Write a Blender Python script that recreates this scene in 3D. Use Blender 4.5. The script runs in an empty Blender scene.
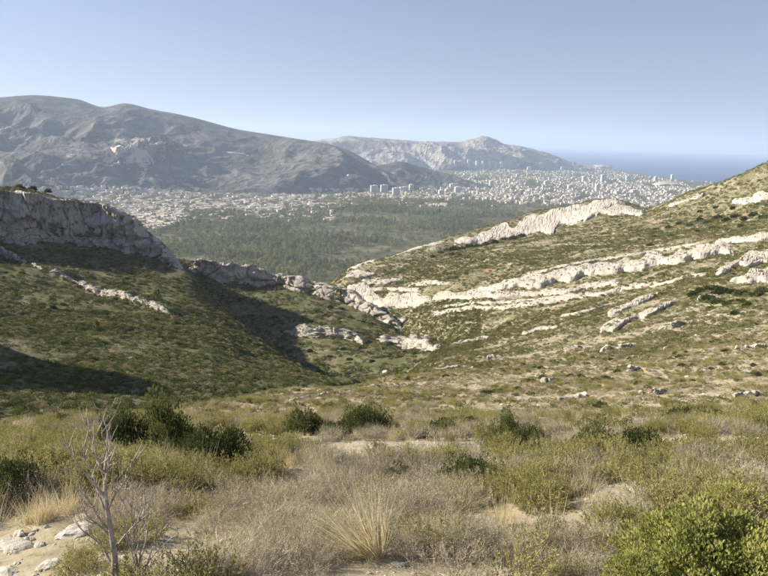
import bpy, math, random
import numpy as np
from mathutils import Vector, Matrix
from mathutils.bvhtree import BVHTree

random.seed(7)
RNG = np.random.default_rng(7)
scene = bpy.context.scene
C = scene.collection

# ------------------------------------------------------------------ camera
F_PX, W_PX, H_PX = 720.0, 768.0, 576.0
PITCH, ROLL = math.radians(11.73), math.radians(1.78)
EYE = np.array([0.0, 0.0, 1.6])
_f = np.array([0, math.cos(PITCH), -math.sin(PITCH)])
_r0 = np.array([1.0, 0, 0]); _u0 = np.array([0, math.sin(PITCH), math.cos(PITCH)])
_r = _r0 * math.cos(ROLL) + _u0 * math.sin(ROLL)
_u = _u0 * math.cos(ROLL) - _r0 * math.sin(ROLL)
cam = bpy.data.cameras.new('camera')
cam.sensor_fit = 'HORIZONTAL'; cam.sensor_width = 36.0; cam.lens = 36.0 * F_PX / W_PX
cam.clip_start = 0.1; cam.clip_end = 200000
cam_o = bpy.data.objects.new('camera', cam); C.objects.link(cam_o)
M = Matrix(((_r[0], _u[0], -_f[0], EYE[0]), (_r[1], _u[1], -_f[1], EYE[1]), (_r[2], _u[2], -_f[2], EYE[2]), (0, 0, 0, 1)))
cam_o.matrix_world = M
scene.camera = cam_o

# ------------------------------------------------------------------ light
SUN_EL, SUN_AZ = math.radians(25.5), math.radians(-79)      # azimuth from the view direction (+Y), negative = left
sun_dir = Vector((math.sin(SUN_AZ) * math.cos(SUN_EL), math.cos(SUN_AZ) * math.cos(SUN_EL), math.sin(SUN_EL)))
world = bpy.data.worlds.new('World'); scene.world = world; world.use_nodes = True
wn, wl = world.node_tree.nodes, world.node_tree.links
wn.clear()
tc = wn.new('ShaderNodeTexCoord'); sx = wn.new('ShaderNodeSeparateXYZ'); cx = wn.new('ShaderNodeCombineXYZ')
mx = wn.new('ShaderNodeMath'); mx.operation = 'MAXIMUM'; mx.inputs[1].default_value = 0.0   # no dark band under the horizon
ma = wn.new('ShaderNodeMath'); ma.operation = 'MULTIPLY_ADD'; ma.inputs[1].default_value = 0.6; ma.inputs[2].default_value = 0.12   # even, hazy sky: little change towards the horizon
tint = wn.new('ShaderNodeMix'); tint.data_type = 'RGBA'; tint.blend_type = 'MULTIPLY'; tint.inputs[0].default_value = 1.0; tint.inputs[7].default_value = (1.30, 0.99, 0.93, 1)
sky = wn.new('ShaderNodeTexSky'); sky.sky_type = 'NISHITA'; sky.sun_disc = False
sky.sun_elevation = SUN_EL; sky.sun_rotation = SUN_AZ
sky.altitude = 350; sky.air_density = 1.0; sky.dust_density = 0.2; sky.ozone_density = 3.0
bg = wn.new('ShaderNodeBackground'); bg.inputs[1].default_value = 0.058
wo = wn.new('ShaderNodeOutputWorld')
wl.new(tc.outputs['Generated'], sx.inputs[0]); wl.new(sx.outputs[0], cx.inputs[0]); wl.new(sx.outputs[1], cx.inputs[1])
wl.new(sx.outputs[2], mx.inputs[0]); wl.new(mx.outputs[0], ma.inputs[0]); wl.new(ma.outputs[0], cx.inputs[2]); wl.new(cx.outputs[0], sky.inputs[0])
wl.new(sky.outputs[0], tint.inputs[6]); wl.new(tint.outputs[2], bg.inputs[0]); wl.new(bg.outputs[0], wo.inputs[0])
sl = bpy.data.lights.new('sun', 'SUN'); sl.energy = 5.0; sl.angle = math.radians(0.53); sl.color = (1.0, 0.91, 0.75)
so = bpy.data.objects.new('sun', sl); C.objects.link(so)
so.rotation_euler = (-sun_dir).to_track_quat('-Z', 'Y').to_euler()
scene.view_settings.view_transform = 'Standard'; scene.view_settings.look = 'None'
scene.view_settings.exposure = 1.24; scene.view_settings.gamma = 1.0
scene.cycles.use_denoising = True; scene.cycles.denoiser = 'OPENIMAGEDENOISE'; scene.cycles.denoising_input_passes = 'RGB_ALBEDO_NORMAL'; scene.cycles.denoising_prefilter = 'ACCURATE'
scene.cycles.max_bounces = 5; scene.cycles.diffuse_bounces = 2; scene.cycles.volume_bounces = 1
scene.cycles.transparent_max_bounces = 8
scene.cycles.use_adaptive_sampling = True; scene.cycles.adaptive_threshold = 0.01

# ------------------------------------------------------------------ helpers: pixels, noise, meshes
def ray(px, py):
    """direction with unit horizontal length for a photo pixel (arrays allowed)"""
    px = np.asarray(px, float); py = np.asarray(py, float)
    d = F_PX * _f + (px[..., None] - 384) * _r - (py[..., None] - 288) * _u
    return d / np.hypot(d[..., 0], d[..., 1])[..., None]
def at(px, py, D): return EYE + ray(px, py) * np.asarray(D, float)[..., None]
def at_z(px, py, z):
    d = ray(px, py); t = (z - EYE[2]) / d[..., 2]
    return EYE + d * t[..., None]

def _hash(ix, iy, iz, s):
    h = (ix * 374761393 + iy * 668265263 + iz * 2147483647 + s * 974634541) & 0xffffffff
    h = ((h ^ (h >> 13)) * 1274126177) & 0xffffffff
    h = ((h ^ (h >> 16)) * 2246822519) & 0xffffffff
    return ((h ^ (h >> 15)) & 0xffffff) / float(0xffffff) * 2 - 1
def vnoise(p, s=0):
    p = np.asarray(p, float)
    i = np.floor(p).astype(np.int64); f = p - i; w = f * f * f * (f * (f * 6 - 15) + 10)
    r = 0
    for dx in (0, 1):
        for dy in (0, 1):
            for dz in (0, 1):
                ww = (w[..., 0] if dx else 1 - w[..., 0]) * (w[..., 1] if dy else 1 - w[..., 1]) * (w[..., 2] if dz else 1 - w[..., 2])
                r = r + ww * _hash(i[..., 0] + dx, i[..., 1] + dy, i[..., 2] + dz, s)
    return r
def fbm(p, s=0, octv=4, gain=0.5):
    a, r, q = 1.0, 0, np.array(p, float)
    for k in range(octv):
        r = r + a * vnoise(q, s + k); q = q * 2.03 + 17.3; a *= gain
    return r
def ridged(p, s=0, octv=5, gain=0.55):
    a, r, q = 1.0, 0, np.array(p, float)
    for k in range(octv):
        r = r + a * (1 - 2 * np.abs(vnoise(q, s + k))); q = q * 2.07 + 9.1; a *= gain
    return r
def pchip(x, y, xq):
    x = np.asarray(x, float); y = np.asarray(y, float); xq = np.clip(xq, x[0], x[-1])
    if len(x) == 1: return np.full_like(xq, y[0])
    h = np.diff(x); d = np.diff(y) / h; m = np.zeros_like(y)
    m[0], m[-1] = d[0], d[-1]
    for k in range(1, len(x) - 1):
        if d[k - 1] * d[k] > 0:
            w1, w2 = 2 * h[k] + h[k - 1], h[k] + 2 * h[k - 1]
            m[k] = (w1 + w2) / (w1 / d[k - 1] + w2 / d[k])
    k = np.clip(np.searchsorted(x, xq) - 1, 0, len(x) - 2)
    t = (xq - x[k]) / h[k]
    return ((1 + 2 * t) * (1 - t) ** 2 * y[k] + t * (1 - t) ** 2 * h[k] * m[k] + t * t * (3 - 2 * t) * y[k + 1] + t * t * (t - 1) * h[k] * m[k + 1])

def mesh_from(name, V, faces, mat, smooth=True):
    """faces: (n,3) or (n,4) array"""
    V = np.ascontiguousarray(V, np.float32).reshape(-1, 3); faces = np.ascontiguousarray(faces, np.int32)
    me = bpy.data.meshes.new(name); n, k = faces.shape
    me.vertices.add(len(V)); me.vertices.foreach_set('co', V.ravel())
    me.loops.add(n * k); me.loops.foreach_set('vertex_index', faces.ravel())
    me.polygons.add(n); me.polygons.foreach_set('loop_start', np.arange(0, n * k, k, dtype=np.int32))
    me.polygons.foreach_set('use_smooth', np.full(n, smooth))
    me.update(calc_edges=True)
    if mat:
        for m in (mat if isinstance(mat, (list, tuple)) else [mat]): me.materials.append(m)
    return me
def link(name, me, parent=None, **props):
    o = bpy.data.objects.new(name, me); C.objects.link(o)
    if parent: o.parent = parent
    for k, v in props.items(): o[k] = v
    return o
def grid_faces(nr, nc):
    i = np.arange(nr * nc).reshape(nr, nc)
    return np.stack([i[:-1, :-1], i[:-1, 1:], i[1:, 1:], i[1:, :-1]], -1).reshape(-1, 4)

# ------------------------------------------------------------------ materials
def nodemat(name):
    m = bpy.data.materials.new(name); m.use_nodes = True
    nt = m.node_tree; nt.nodes.clear()
    return m, nt.nodes, nt.links
def ramp(N, L, fac, stops, interp='LINEAR'):
    r = N.new('ShaderNodeValToRGB'); cr = r.color_ramp; cr.interpolation = interp
    while len(cr.elements) < len(stops): cr.elements.new(0.5)
    for e, (p, c) in zip(cr.elements, stops): e.position = p; e.color = (*c, 1)
    L.new(fac, r.inputs[0]); return r.outputs[0]
def noise(N, L, vec, scale, detail=5, rough=0.6, dist=0.0):
    t = N.new('ShaderNodeTexNoise'); t.inputs['Scale'].default_value = scale; t.inputs['Detail'].default_value = detail
    t.inputs['Roughness'].default_value = rough; t.inputs['Distortion'].default_value = dist
    L.new(vec, t.inputs['Vector']); return t.outputs['Fac']
def mix(N, L, fac, a, b, mode='MIX'):
    t = N.new('ShaderNodeMix'); t.data_type = 'RGBA'; t.blend_type = mode
    for k, v in ((0, fac), (6, a), (7, b)):
        if hasattr(v, 'is_output'): L.new(v, t.inputs[k])
        else: t.inputs[k].default_value = v if k == 0 else (*v, 1)
    return t.outputs[2]
def coords(N, L, scale=(1, 1, 1), rot=(0, 0, 0)):
    g = N.new('ShaderNodeNewGeometry'); mp = N.new('ShaderNodeMapping')
    mp.inputs['Scale'].default_value = scale; mp.inputs['Rotation'].default_value = rot
    L.new(g.outputs['Position'], mp.inputs[0]); return mp.outputs[0]
def finish(m, N, L, col, rough=0.9, bump=None, bstr=0.4, bdist=0.1, transl=0.0, spec=0.2):
    p = N.new('ShaderNodeBsdfPrincipled'); o = N.new('ShaderNodeOutputMaterial')
    if hasattr(col, 'is_output'): L.new(col, p.inputs['Base Color'])
    else: p.inputs['Base Color'].default_value = (*col, 1)
    p.inputs['Roughness'].default_value = rough; p.inputs['Specular IOR Level'].default_value = spec
    if bump is not None:
        b = N.new('ShaderNodeBump'); b.inputs['Strength'].default_value = bstr; b.inputs['Distance'].default_value = bdist
        L.new(bump, b.inputs['Height']); L.new(b.outputs[0], p.inputs['Normal'])
    out = p.outputs[0]
    if transl:
        t = N.new('ShaderNodeBsdfTranslucent'); ms = N.new('ShaderNodeMixShader'); ms.inputs[0].default_value = transl
        if hasattr(col, 'is_output'): L.new(col, t.inputs[0])
        else: t.inputs[0].default_value = (*col, 1)
        L.new(p.outputs[0], ms.inputs[1]); L.new(t.outputs[0], ms.inputs[2]); out = ms.outputs[0]
    L.new(out, o.inputs['Surface'])
    return m

def mat_terrain(name, soil, grass, green, rock, s_big, s_small, g_lo, g_hi, rock_lo, bdist, far=None):
    m, N, L = nodemat(name); v = coords(N, L)
    big = noise(N, L, v, s_big, 6, 0.62); small = noise(N, L, v, s_small, 6, 0.7); fine = noise(N, L, v, s_small * 7, 4, 0.7)
    base = mix(N, L, ramp(N, L, small, [(0.35, (0, 0, 0)), (0.62, (1, 1, 1))]), soil, grass)
    add = N.new('ShaderNodeMath'); add.operation = 'ADD'; L.new(big, add.inputs[0]); L.new(small, add.inputs[1])
    hlf = N.new('ShaderNodeMath'); hlf.operation = 'MULTIPLY'; hlf.inputs[1].default_value = 0.5; L.new(add.outputs[0], hlf.inputs[0])
    gf = hlf.outputs[0]
    if far:      # scrub closes up beyond this distance down the slope
        ln = N.new('ShaderNodeVectorMath'); ln.operation = 'LENGTH'; L.new(v, ln.inputs[0])
        mr = N.new('ShaderNodeMapRange'); mr.inputs[1].default_value, mr.inputs[2].default_value, mr.inputs[3].default_value, mr.inputs[4].default_value = far
        L.new(ln.outputs['Value'], mr.inputs[0]); ad = N.new('ShaderNodeMath'); ad.operation = 'ADD'; L.new(gf, ad.inputs[0]); L.new(mr.outputs[0], ad.inputs[1]); gf = ad.outputs[0]
    c1 = mix(N, L, ramp(N, L, gf, [(g_lo, (0, 0, 0)), (g_hi, (1, 1, 1))]), base, green)
    rk = noise(N, L, coords(N, L, (1, 1, 2.2)), s_small * 2.1, 5, 0.65)
    c2 = mix(N, L, ramp(N, L, rk, [(rock_lo, (0, 0, 0)), (rock_lo + 0.05, (1, 1, 1))]), c1, rock)
    c3 = mix(N, L, 0.55, c2, ramp(N, L, fine, [(0.3, (0.45, 0.45, 0.45)), (0.7, (1, 1, 1))]), 'MULTIPLY')
    return finish(m, N, L, c3, 0.95, fine, 0.6, bdist, spec=0.1)
def mat_rock(name, pale, mid, dark, scale, bdist, pink=None):
    m, N, L = nodemat(name)
    v = coords(N, L); vs = coords(N, L, (1, 1, 0.35))
    a = noise(N, L, v, scale, 7, 0.65); b = noise(N, L, vs, scale * 2.6, 6, 0.7); f = noise(N, L, v, scale * 14, 5, 0.7)
    c = mix(N, L, ramp(N, L, a, [(0.38, (0, 0, 0)), (0.60, (1, 1, 1))]), mid, pale)
    if pink: c = mix(N, L, ramp(N, L, noise(N, L, v, scale * 0.6, 3), [(0.5, (0, 0, 0)), (0.62, (0.8, 0.8, 0.8))]), c, pink)
    c = mix(N, L, ramp(N, L, b, [(0.56, (0, 0, 0)), (0.70, (0.75, 0.75, 0.75))]), c, dark)
    c = mix(N, L, 0.5, c, ramp(N, L, f, [(0.25, (0.6, 0.6, 0.6)), (0.7, (1, 1, 1))]), 'MULTIPLY')
    return finish(m, N, L, c, 0.95, f, 0.7, bdist, spec=0.1)
def mat_plant(name, stops, transl=0.2, rough=0.8, nscale=6.0, nmix=0.5):
    m, N, L = nodemat(name)
    oi = N.new('ShaderNodeObjectInfo'); v = coords(N, L)
    n = noise(N, L, v, nscale, 4, 0.7)
    a = N.new('ShaderNodeMath'); a.operation = 'MULTIPLY_ADD'; a.inputs[1].default_value = 1 - nmix
    L.new(oi.outputs['Random'], a.inputs[0])
    b = N.new('ShaderNodeMapRange'); b.inputs[1].default_value = 0.3; b.inputs[2].default_value = 0.7; b.inputs[3].default_value = 0; b.inputs[4].default_value = nmix
    L.new(n, b.inputs[0]); L.new(b.outputs[0], a.inputs[2])
    return finish(m, N, L, ramp(N, L, a.outputs[0], stops), rough, transl=transl, spec=0.15)
def mat_plain(name, col, rough=0.9, var=0.25, scale=3.0):
    m, N, L = nodemat(name)
    f = noise(N, L, coords(N, L), scale, 5, 0.65)
    c = mix(N, L, 1.0, col, ramp(N, L, f, [(0.3, (1 - var,) * 3), (0.7, (1, 1, 1))]), 'MULTIPLY')
    return finish(m, N, L, c, rough, f, 0.2, 0.02)

MT = {}
MT['ground'] = mat_terrain('dry_ground', (0.42, 0.36, 0.265), (0.32, 0.28, 0.185), (0.16, 0.152, 0.078), (0.58, 0.53, 0.45), 0.06, 0.45, 0.47, 0.58, 0.60, 0.05, far=(80.0, 190.0, -0.08, 0.06))
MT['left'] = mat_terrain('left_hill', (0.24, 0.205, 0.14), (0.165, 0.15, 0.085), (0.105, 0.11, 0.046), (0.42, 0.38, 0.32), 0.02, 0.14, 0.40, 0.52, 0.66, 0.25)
MT['rock'] = mat_rock('limestone', (0.58, 0.535, 0.455), (0.45, 0.41, 0.345), (0.20, 0.185, 0.16), 0.3, 0.7)
MT['stone'] = mat_rock('field_stone', (0.60, 0.56, 0.48), (0.48, 0.44, 0.36), (0.26, 0.235, 0.20), 5.0, 0.015)
MT['rockgrey'] = mat_rock('grey_limestone', (0.52, 0.48, 0.43), (0.36, 0.33, 0.29), (0.14, 0.13, 0.115), 0.22, 0.6)
MT['rockpink'] = mat_rock('pink_limestone', (0.60, 0.55, 0.47), (0.49, 0.44, 0.375), (0.23, 0.205, 0.175), 0.2, 0.7, (0.54, 0.445, 0.38))
MT['mountain'] = mat_terrain('mountain_scrub', (0.19, 0.175, 0.165), (0.125, 0.12, 0.10), (0.082, 0.086, 0.066), (0.40, 0.38, 0.355), 0.0016, 0.010, 0.46, 0.56, 0.64, 10)
MT['massif'] = mat_terrain('massif_rock', (0.36, 0.32, 0.28), (0.24, 0.215, 0.18), (0.12, 0.115, 0.08), (0.52, 0.48, 0.43), 0.0016, 0.008, 0.52, 0.62, 0.56, 15)
MT['plain'] = mat_terrain('plain_ground', (0.22, 0.20, 0.125), (0.12, 0.115, 0.06), (0.075, 0.08, 0.035), (0.4, 0.37, 0.3), 0.004, 0.02, 0.42, 0.56, 0.68, 3)
MT['earth'] = mat_plain('red_earth', (0.36, 0.22, 0.16), var=0.4, scale=0.2)
MT['track'] = mat_plain('pale_track', (0.42, 0.36, 0.26), var=0.4, scale=0.2)
MT['road'] = mat_plain('mountain_road', (0.45, 0.41, 0.34), scale=0.02)
MT['leaf_dark'] = mat_plant('evergreen_leaf', [(0.1, (0.04, 0.055, 0.02)), (0.6, (0.085, 0.10, 0.034)), (0.95, (0.15, 0.16, 0.055))], 0.25)
MT['leaf_yel'] = mat_plant('rosemary_leaf', [(0.1, (0.17, 0.165, 0.058)), (0.5, (0.28, 0.265, 0.095)), (0.95, (0.43, 0.38, 0.175))], 0.35)
MT['leaf_bright'] = mat_plant('bright_leaf', [(0.2, (0.19, 0.21, 0.065)), (0.5, (0.36, 0.365, 0.115)), (0.9, (0.52, 0.48, 0.19))], 0.42, nmix=0.8)
MT['leaf_mid'] = mat_plant('olive_leaf', [(0.2, (0.07, 0.088, 0.03)), (0.5, (0.14, 0.155, 0.05)), (0.9, (0.23, 0.23, 0.085))], 0.3, nmix=0.7)
MT['twig'] = mat_plant('dry_twig', [(0.1, (0.20, 0.175, 0.135)), (0.5, (0.35, 0.31, 0.235)), (0.95, (0.54, 0.475, 0.35))], 0.15)
MT['straw'] = mat_plant('straw', [(0.1, (0.46, 0.38, 0.22)), (0.5, (0.60, 0.51, 0.31)), (0.95, (0.74, 0.66, 0.45))], 0.35)
MT['bark'] = mat_plant('grey_bark', [(0.1, (0.14, 0.125, 0.105)), (0.5, (0.32, 0.29, 0.25)), (0.95, (0.52, 0.48, 0.43))], 0, nscale=25, nmix=0.9)
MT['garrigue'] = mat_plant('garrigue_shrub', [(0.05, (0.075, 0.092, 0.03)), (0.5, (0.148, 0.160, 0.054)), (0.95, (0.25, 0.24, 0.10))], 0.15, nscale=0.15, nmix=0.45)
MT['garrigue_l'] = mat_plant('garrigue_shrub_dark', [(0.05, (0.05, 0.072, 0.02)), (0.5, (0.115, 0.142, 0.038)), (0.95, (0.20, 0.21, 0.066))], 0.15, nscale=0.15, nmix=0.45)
MT['brush'] = mat_plant('dry_brush', [(0.05, (0.19, 0.165, 0.095)), (0.5, (0.28, 0.245, 0.14)), (0.95, (0.38, 0.33, 0.20))], 0.15, nscale=0.15, nmix=0.45)
MT['pale_brush'] = mat_plant('pale_dry_brush', [(0.05, (0.32, 0.28, 0.18)), (0.5, (0.42, 0.37, 0.245)), (0.95, (0.52, 0.465, 0.33))], 0.2, nscale=0.3, nmix=0.45)
MT['pine'] = mat_plant('pine_needles', [(0.05, (0.09, 0.115, 0.045)), (0.5, (0.20, 0.215, 0.08)), (0.95, (0.32, 0.31, 0.13))], 0.25, nscale=0.005, nmix=0.5)
MT['wall'] = mat_plant('pale_render', [(0.0, (0.28, 0.24, 0.19)), (0.5, (0.45, 0.40, 0.33)), (1.0, (0.70, 0.66, 0.58))], 0, nscale=0.02, nmix=0.6)
MT['white'] = mat_plain('white_concrete', (0.80, 0.78, 0.73), var=0.1, scale=0.05)
MT['roof'] = mat_plant('clay_tile', [(0.0, (0.34, 0.25, 0.19)), (1.0, (0.62, 0.57, 0.50))], 0, nscale=0.02, nmix=0.5)
MT['glass'] = mat_plain('window_dark', (0.10, 0.11, 0.13), rough=0.2, var=0.1)

def mat_sea():
    m, N, L = nodemat('sea_water'); v = coords(N, L)
    p = N.new('ShaderNodeBsdfPrincipled'); o = N.new('ShaderNodeOutputMaterial')
    p.inputs['Base Color'].default_value = (0.008, 0.045, 0.14, 1); p.inputs['Roughness'].default_value = 0.35; p.inputs['IOR'].default_value = 1.33
    p.inputs['Specular IOR Level'].default_value = 0.25
    b = N.new('ShaderNodeBump'); b.inputs['Strength'].default_value = 0.3; b.inputs['Distance'].default_value = 1.0
    L.new(noise(N, L, v, 0.02, 5), b.inputs['Height']); L.new(b.outputs[0], p.inputs['Normal']); L.new(p.outputs[0], o.inputs[0])
    return m
MT['sea'] = mat_sea()

# ------------------------------------------------------------------ terrain sheets lofted through surveyed curves
SHEETS, GRIDS = [], {}
def curve_pts(c, px):
    """c: knots (px, py, D) or (px, None, D, z)"""
    kx = [k[0] for k in c]; out = np.zeros((len(px), 3))
    P = np.array([at(k[0], k[1], k[2]) if k[1] is not None else None for k in c], dtype=object) if False else None
    D = np.exp(pchip(kx, [math.log(k[2]) for k in c], px))
    # height from eye per metre of distance: smooth between knots
    t, azs = [], []
    for k in c:
        if k[1] is None:
            d = ray(k[0], 200.0); t.append((k[3] - EYE[2]) / k[2]); azs.append(math.atan2(d[0], d[1]))
        else:
            d = ray(k[0], k[1]); t.append(d[2]); azs.append(math.atan2(d[0], d[1]))
    tq = pchip(kx, t, px); aq = np.interp(px, kx, azs)
    lo, hi = px < kx[0], px > kx[-1]
    aq[lo] = azs[0] + (np.arctan((px[lo] - 384) / F_PX) - math.atan((kx[0] - 384) / F_PX))
    aq[hi] = azs[-1] + (np.arctan((px[hi] - 384) / F_PX) - math.atan((kx[-1] - 384) / F_PX))
    return np.stack([D * np.sin(aq), D * np.cos(aq), EYE[2] + t_apply(tq, D)], -1)
def t_apply(t, D): return t * D
def loft(curves, px, rows):
    K = np.stack([curve_pts(c, px) for c in curves])           # (k, n, 3)
    seg = np.linalg.norm(np.diff(K, axis=0), axis=-1) ** 0.6 + 1e-6
    s = np.concatenate([np.zeros((1, K.shape[1])), np.cumsum(seg, 0)])
    m = np.zeros_like(K)
    for k in range(len(K)):
        a, b = max(k - 1, 0), min(k + 1, len(K) - 1)
        if 0 < k < len(K) - 1:
            h0, h1 = seg[k - 1][:, None], seg[k][:, None]
            d0, d1 = (K[k] - K[k - 1]) / h0, (K[k + 1] - K[k]) / h1
            m[k] = (d0 * h1 + d1 * h0) / (h0 + h1)
        else: m[k] = (K[b] - K[a]) / (s[b] - s[a])[:, None]
    out = []
    for k in range(len(K) - 1):
        n = rows[k] if isinstance(rows, (list, tuple)) else rows
        h = seg[k][:, None]
        for t in np.linspace(0, 1, n, endpoint=False) if k < len(K) - 2 else np.linspace(0, 1, n + 1):
            out.append((1 + 2 * t) * (1 - t) ** 2 * K[k] + t * (1 - t) ** 2 * h * m[k] * 0.8 + t * t * (3 - 2 * t) * K[k + 1] + t * t * (t - 1) * h * m[k + 1] * 0.8)
    return np.stack(out)
def sheet(name, G, mat, amp=None, bvh=True, smooth=True):
    if amp is not None: G = G.copy(); G[..., 2] += amp(G)
    nr, nc = G.shape[:2]
    o = link(name, mesh_from(name, G, grid_faces(nr, nc), mat, smooth), kind='structure')
    if bvh:
        V = [Vector(p) for p in G.reshape(-1, 3)]
        SHEETS.append((name, BVHTree.FromPolygons(V, grid_faces(nr, nc).tolist())))
    GRIDS[name] = G
    return o
def hit(px, py, only=None):
    d = ray(px, py); d = Vector(d).normalized(); best = None
    for n, b in SHEETS:
        if only and n not in only: continue
        loc, nor, i, dist = b.ray_cast(Vector(EYE), d)
        if loc is not None and (best is None or dist < best[1]): best = (loc, dist, n)
    return best
def zat(x, y, only=None):
    best = None
    for n, b in SHEETS:
        if only and n not in only: continue
        loc, nor, i, dist = b.ray_cast(Vector((x, y, 2000)), Vector((0, 0, -1)))
        if loc is not None and (best is None or loc.z > best): best = loc.z
    return best
def pxcols(lo, hi, n_in, n_out):
    a = np.linspace(max(lo, -30), min(hi, 800), n_in)
    L_, R_ = [], []
    if lo < -30: L_ = 384 + F_PX * np.tan(np.linspace(math.atan((lo - 384) / F_PX), math.atan((-30 - 384) / F_PX), n_out, endpoint=False))
    if hi > 800: R_ = 384 + F_PX * np.tan(np.linspace(math.atan((800 - 384) / F_PX), math.atan((hi - 384) / F_PX), n_out + 1))[1:]
    return np.concatenate([L_, a, R_])

def near_amp(G, big=1.0):
    D = np.hypot(G[..., 0], G[..., 1])
    p = np.stack([G[..., 0], G[..., 1], np.zeros_like(D)], -1)
    w1 = np.clip(D / 6, 0.25, 1); w2 = np.clip((D - 15) / 60, 0, 1); w3 = np.clip((D - 90) / 250, 0, 1)
    return w1 * 0.10 * fbm(p / 1.7, 3, 4) + w2 * 0.45 * fbm(p / 9, 11, 5) + w3 * big * 2.2 * fbm(p / 42, 23, 5)

# right hillside with the foreground
def Z(px, D, z): return (px, None, D, z)
FG = [(-1500, 0), (0, 0), (768, 0), (2300, 0)]
R = [
 [Z(-1500, .5, -.14), Z(2300, .5, -.14)],
 [Z(-1500, 2.2, -.55), Z(2300, 2.2, -.50)],
 [Z(-1500, 4.4, -1.35), Z(0, 4.4, -1.25), Z(768, 4.4, -1.2), Z(2300, 4.4, -.8)],
 [Z(-1500, 8, -2.9), (0, 503, 7.6), (384, 500, 7.8), (768, 500, 7.5), Z(2300, 8, -1.5)],
 [Z(-1500, 13, -4.7), (0, 466, 12), (200, 464, 12), (384, 462, 12), (768, 456, 12), Z(2300, 13, -2)],
 [Z(-1500, 20, -7.2), (0, 440, 20), (200, 434, 20), (384, 430, 20), (600, 428, 20), (768, 424, 20), Z(2300, 20, -2.5)],
 [Z(-1500, 34, -12), (0, 428, 33), (200, 414, 35), (300, 408, 37), (384, 410, 35), (600, 410, 34), (768, 407, 33), Z(2300, 34, -2)],
 [Z(-1500, 60, -22), (0, 429, 58), (100, 424, 60), (200, 408, 58), (300, 395, 66), (384, 394, 62), (500, 396, 56), (768, 392, 46), Z(2300, 52, 0)],
 [Z(-1500, 120, -50), (0, 445, 100), (200, 420, 100), (300, 391, 85), (350, 387, 92), (385, 380, 110), (400, 376, 122), (450, 371, 115), (520, 372, 98), (600, 373, 84), (768, 365, 72), Z(2300, 90, 12)],
 [Z(-1500, 300, -120), (0, 450, 260), (200, 430, 250), (300, 410, 200), (350, 402, 210), (385, 392, 225), (410, 379, 215), (450, 353, 205), (520, 348, 170), (600, 345, 140), (768, 335, 120), Z(2300, 140, 32)],
 [Z(-1500, 420, -180), (0, 450, 380), (200, 420, 370), (300, 380, 360), (350, 366, 360), (385, 358, 345), (420, 347, 320), (450, 336, 285), (520, 322, 245), (600, 312, 215), (700, 295, 200), (768, 288, 190), Z(2300, 200, 55)],
 [Z(-1500, 480, -200), (0, 430, 440), (200, 400, 430), (300, 345, 420), (350, 317, 415), (400, 311, 395), (450, 305, 355), (520, 295, 318), (600, 283, 305), (700, 264, 290), (768, 262, 275), Z(2300, 270, 80)],
 [Z(-1500, 540, -220), (0, 420, 500), (200, 385, 490), (300, 330, 450), (350, 293, 450), (400, 295, 425), (450, 290, 395), (520, 280, 365), (600, 266, 355), (700, 250, 345), (768, 244, 330), Z(2300, 320, 100)],
 [Z(-1500, 640, -240), (0, 400, 600), (200, 370, 600), (300, 318, 540), (350, 277, 500), (400, 272, 500), (480, 259, 500), (560, 248, 490), (640, 236, 480), (720, 225, 465), (768, 216, 440), Z(2300, 420, 140)],
 [Z(-1500, 760, -260), (0, 380, 750), (200, 350, 740), (300, 305, 620), (350, 273, 560), (400, 261, 590), (480, 246, 650), (560, 231, 690), (640, 217, 660), (700, 200, 610), (768, 180, 560), Z(2300, 520, 170)],
 [Z(-1500, 860, -280), (0, 370, 850), (200, 340, 800), (300, 300, 680), (335, 281, 630), (350, 270, 620), (400, 252, 660), (480, 229, 740), (560, 208, 830), (600, 201, 870), (625, 204, 870), (645, 210, 830), (660, 205, 790), (700, 189, 720), (768, 163, 650), (850, 135, 620), Z(2300, 620, 190)],
 [Z(-1500, 1200, -330), (300, 310, 900), (400, 290, 900), (560, 250, 1050), (625, 245, 1100), (660, 245, 1000), (768, 200, 850), Z(2300, 820, 150)],
 [Z(-1500, 2000, -380), Z(2300, 2000, -380)],
]
px_r = pxcols(-1500, 2300, 420, 50)
G = loft(R, px_r, [4, 6, 14, 20, 20, 20, 18, 16, 16, 20, 22, 18, 18, 20, 20, 20, 10, 6])
sheet('hillside', G, MT['ground'], near_amp)
# ground behind the camera
azb = np.linspace(math.atan((2300 - 384) / F_PX), 2 * math.pi + math.atan((-1500 - 384) / F_PX), 50)
rb = np.array([0.01, .5, 2.2, 4.4, 8, 13, 20, 34, 60, 120])
zl = np.array([0, -.14, -.55, -1.35, -2.9, -4.7, -7.2, -12, -22, -50]); zr = np.array([0, -.14, -.5, -.8, -1.5, -2, -2.5, -2, 0, 14])
wgt = np.linspace(0, 1, 50)[None, :]; rise = np.sin(np.linspace(0, math.pi, 50))[None, :] * 0.25 * rb[:, None]
Gb = np.stack([rb[:, None] * np.sin(azb), rb[:, None] * np.cos(azb), zr[:, None] * (1 - wgt) + zl[:, None] * wgt + rise], -1)
sheet('slope_behind', Gb, MT['ground'], bvh=False)
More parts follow.
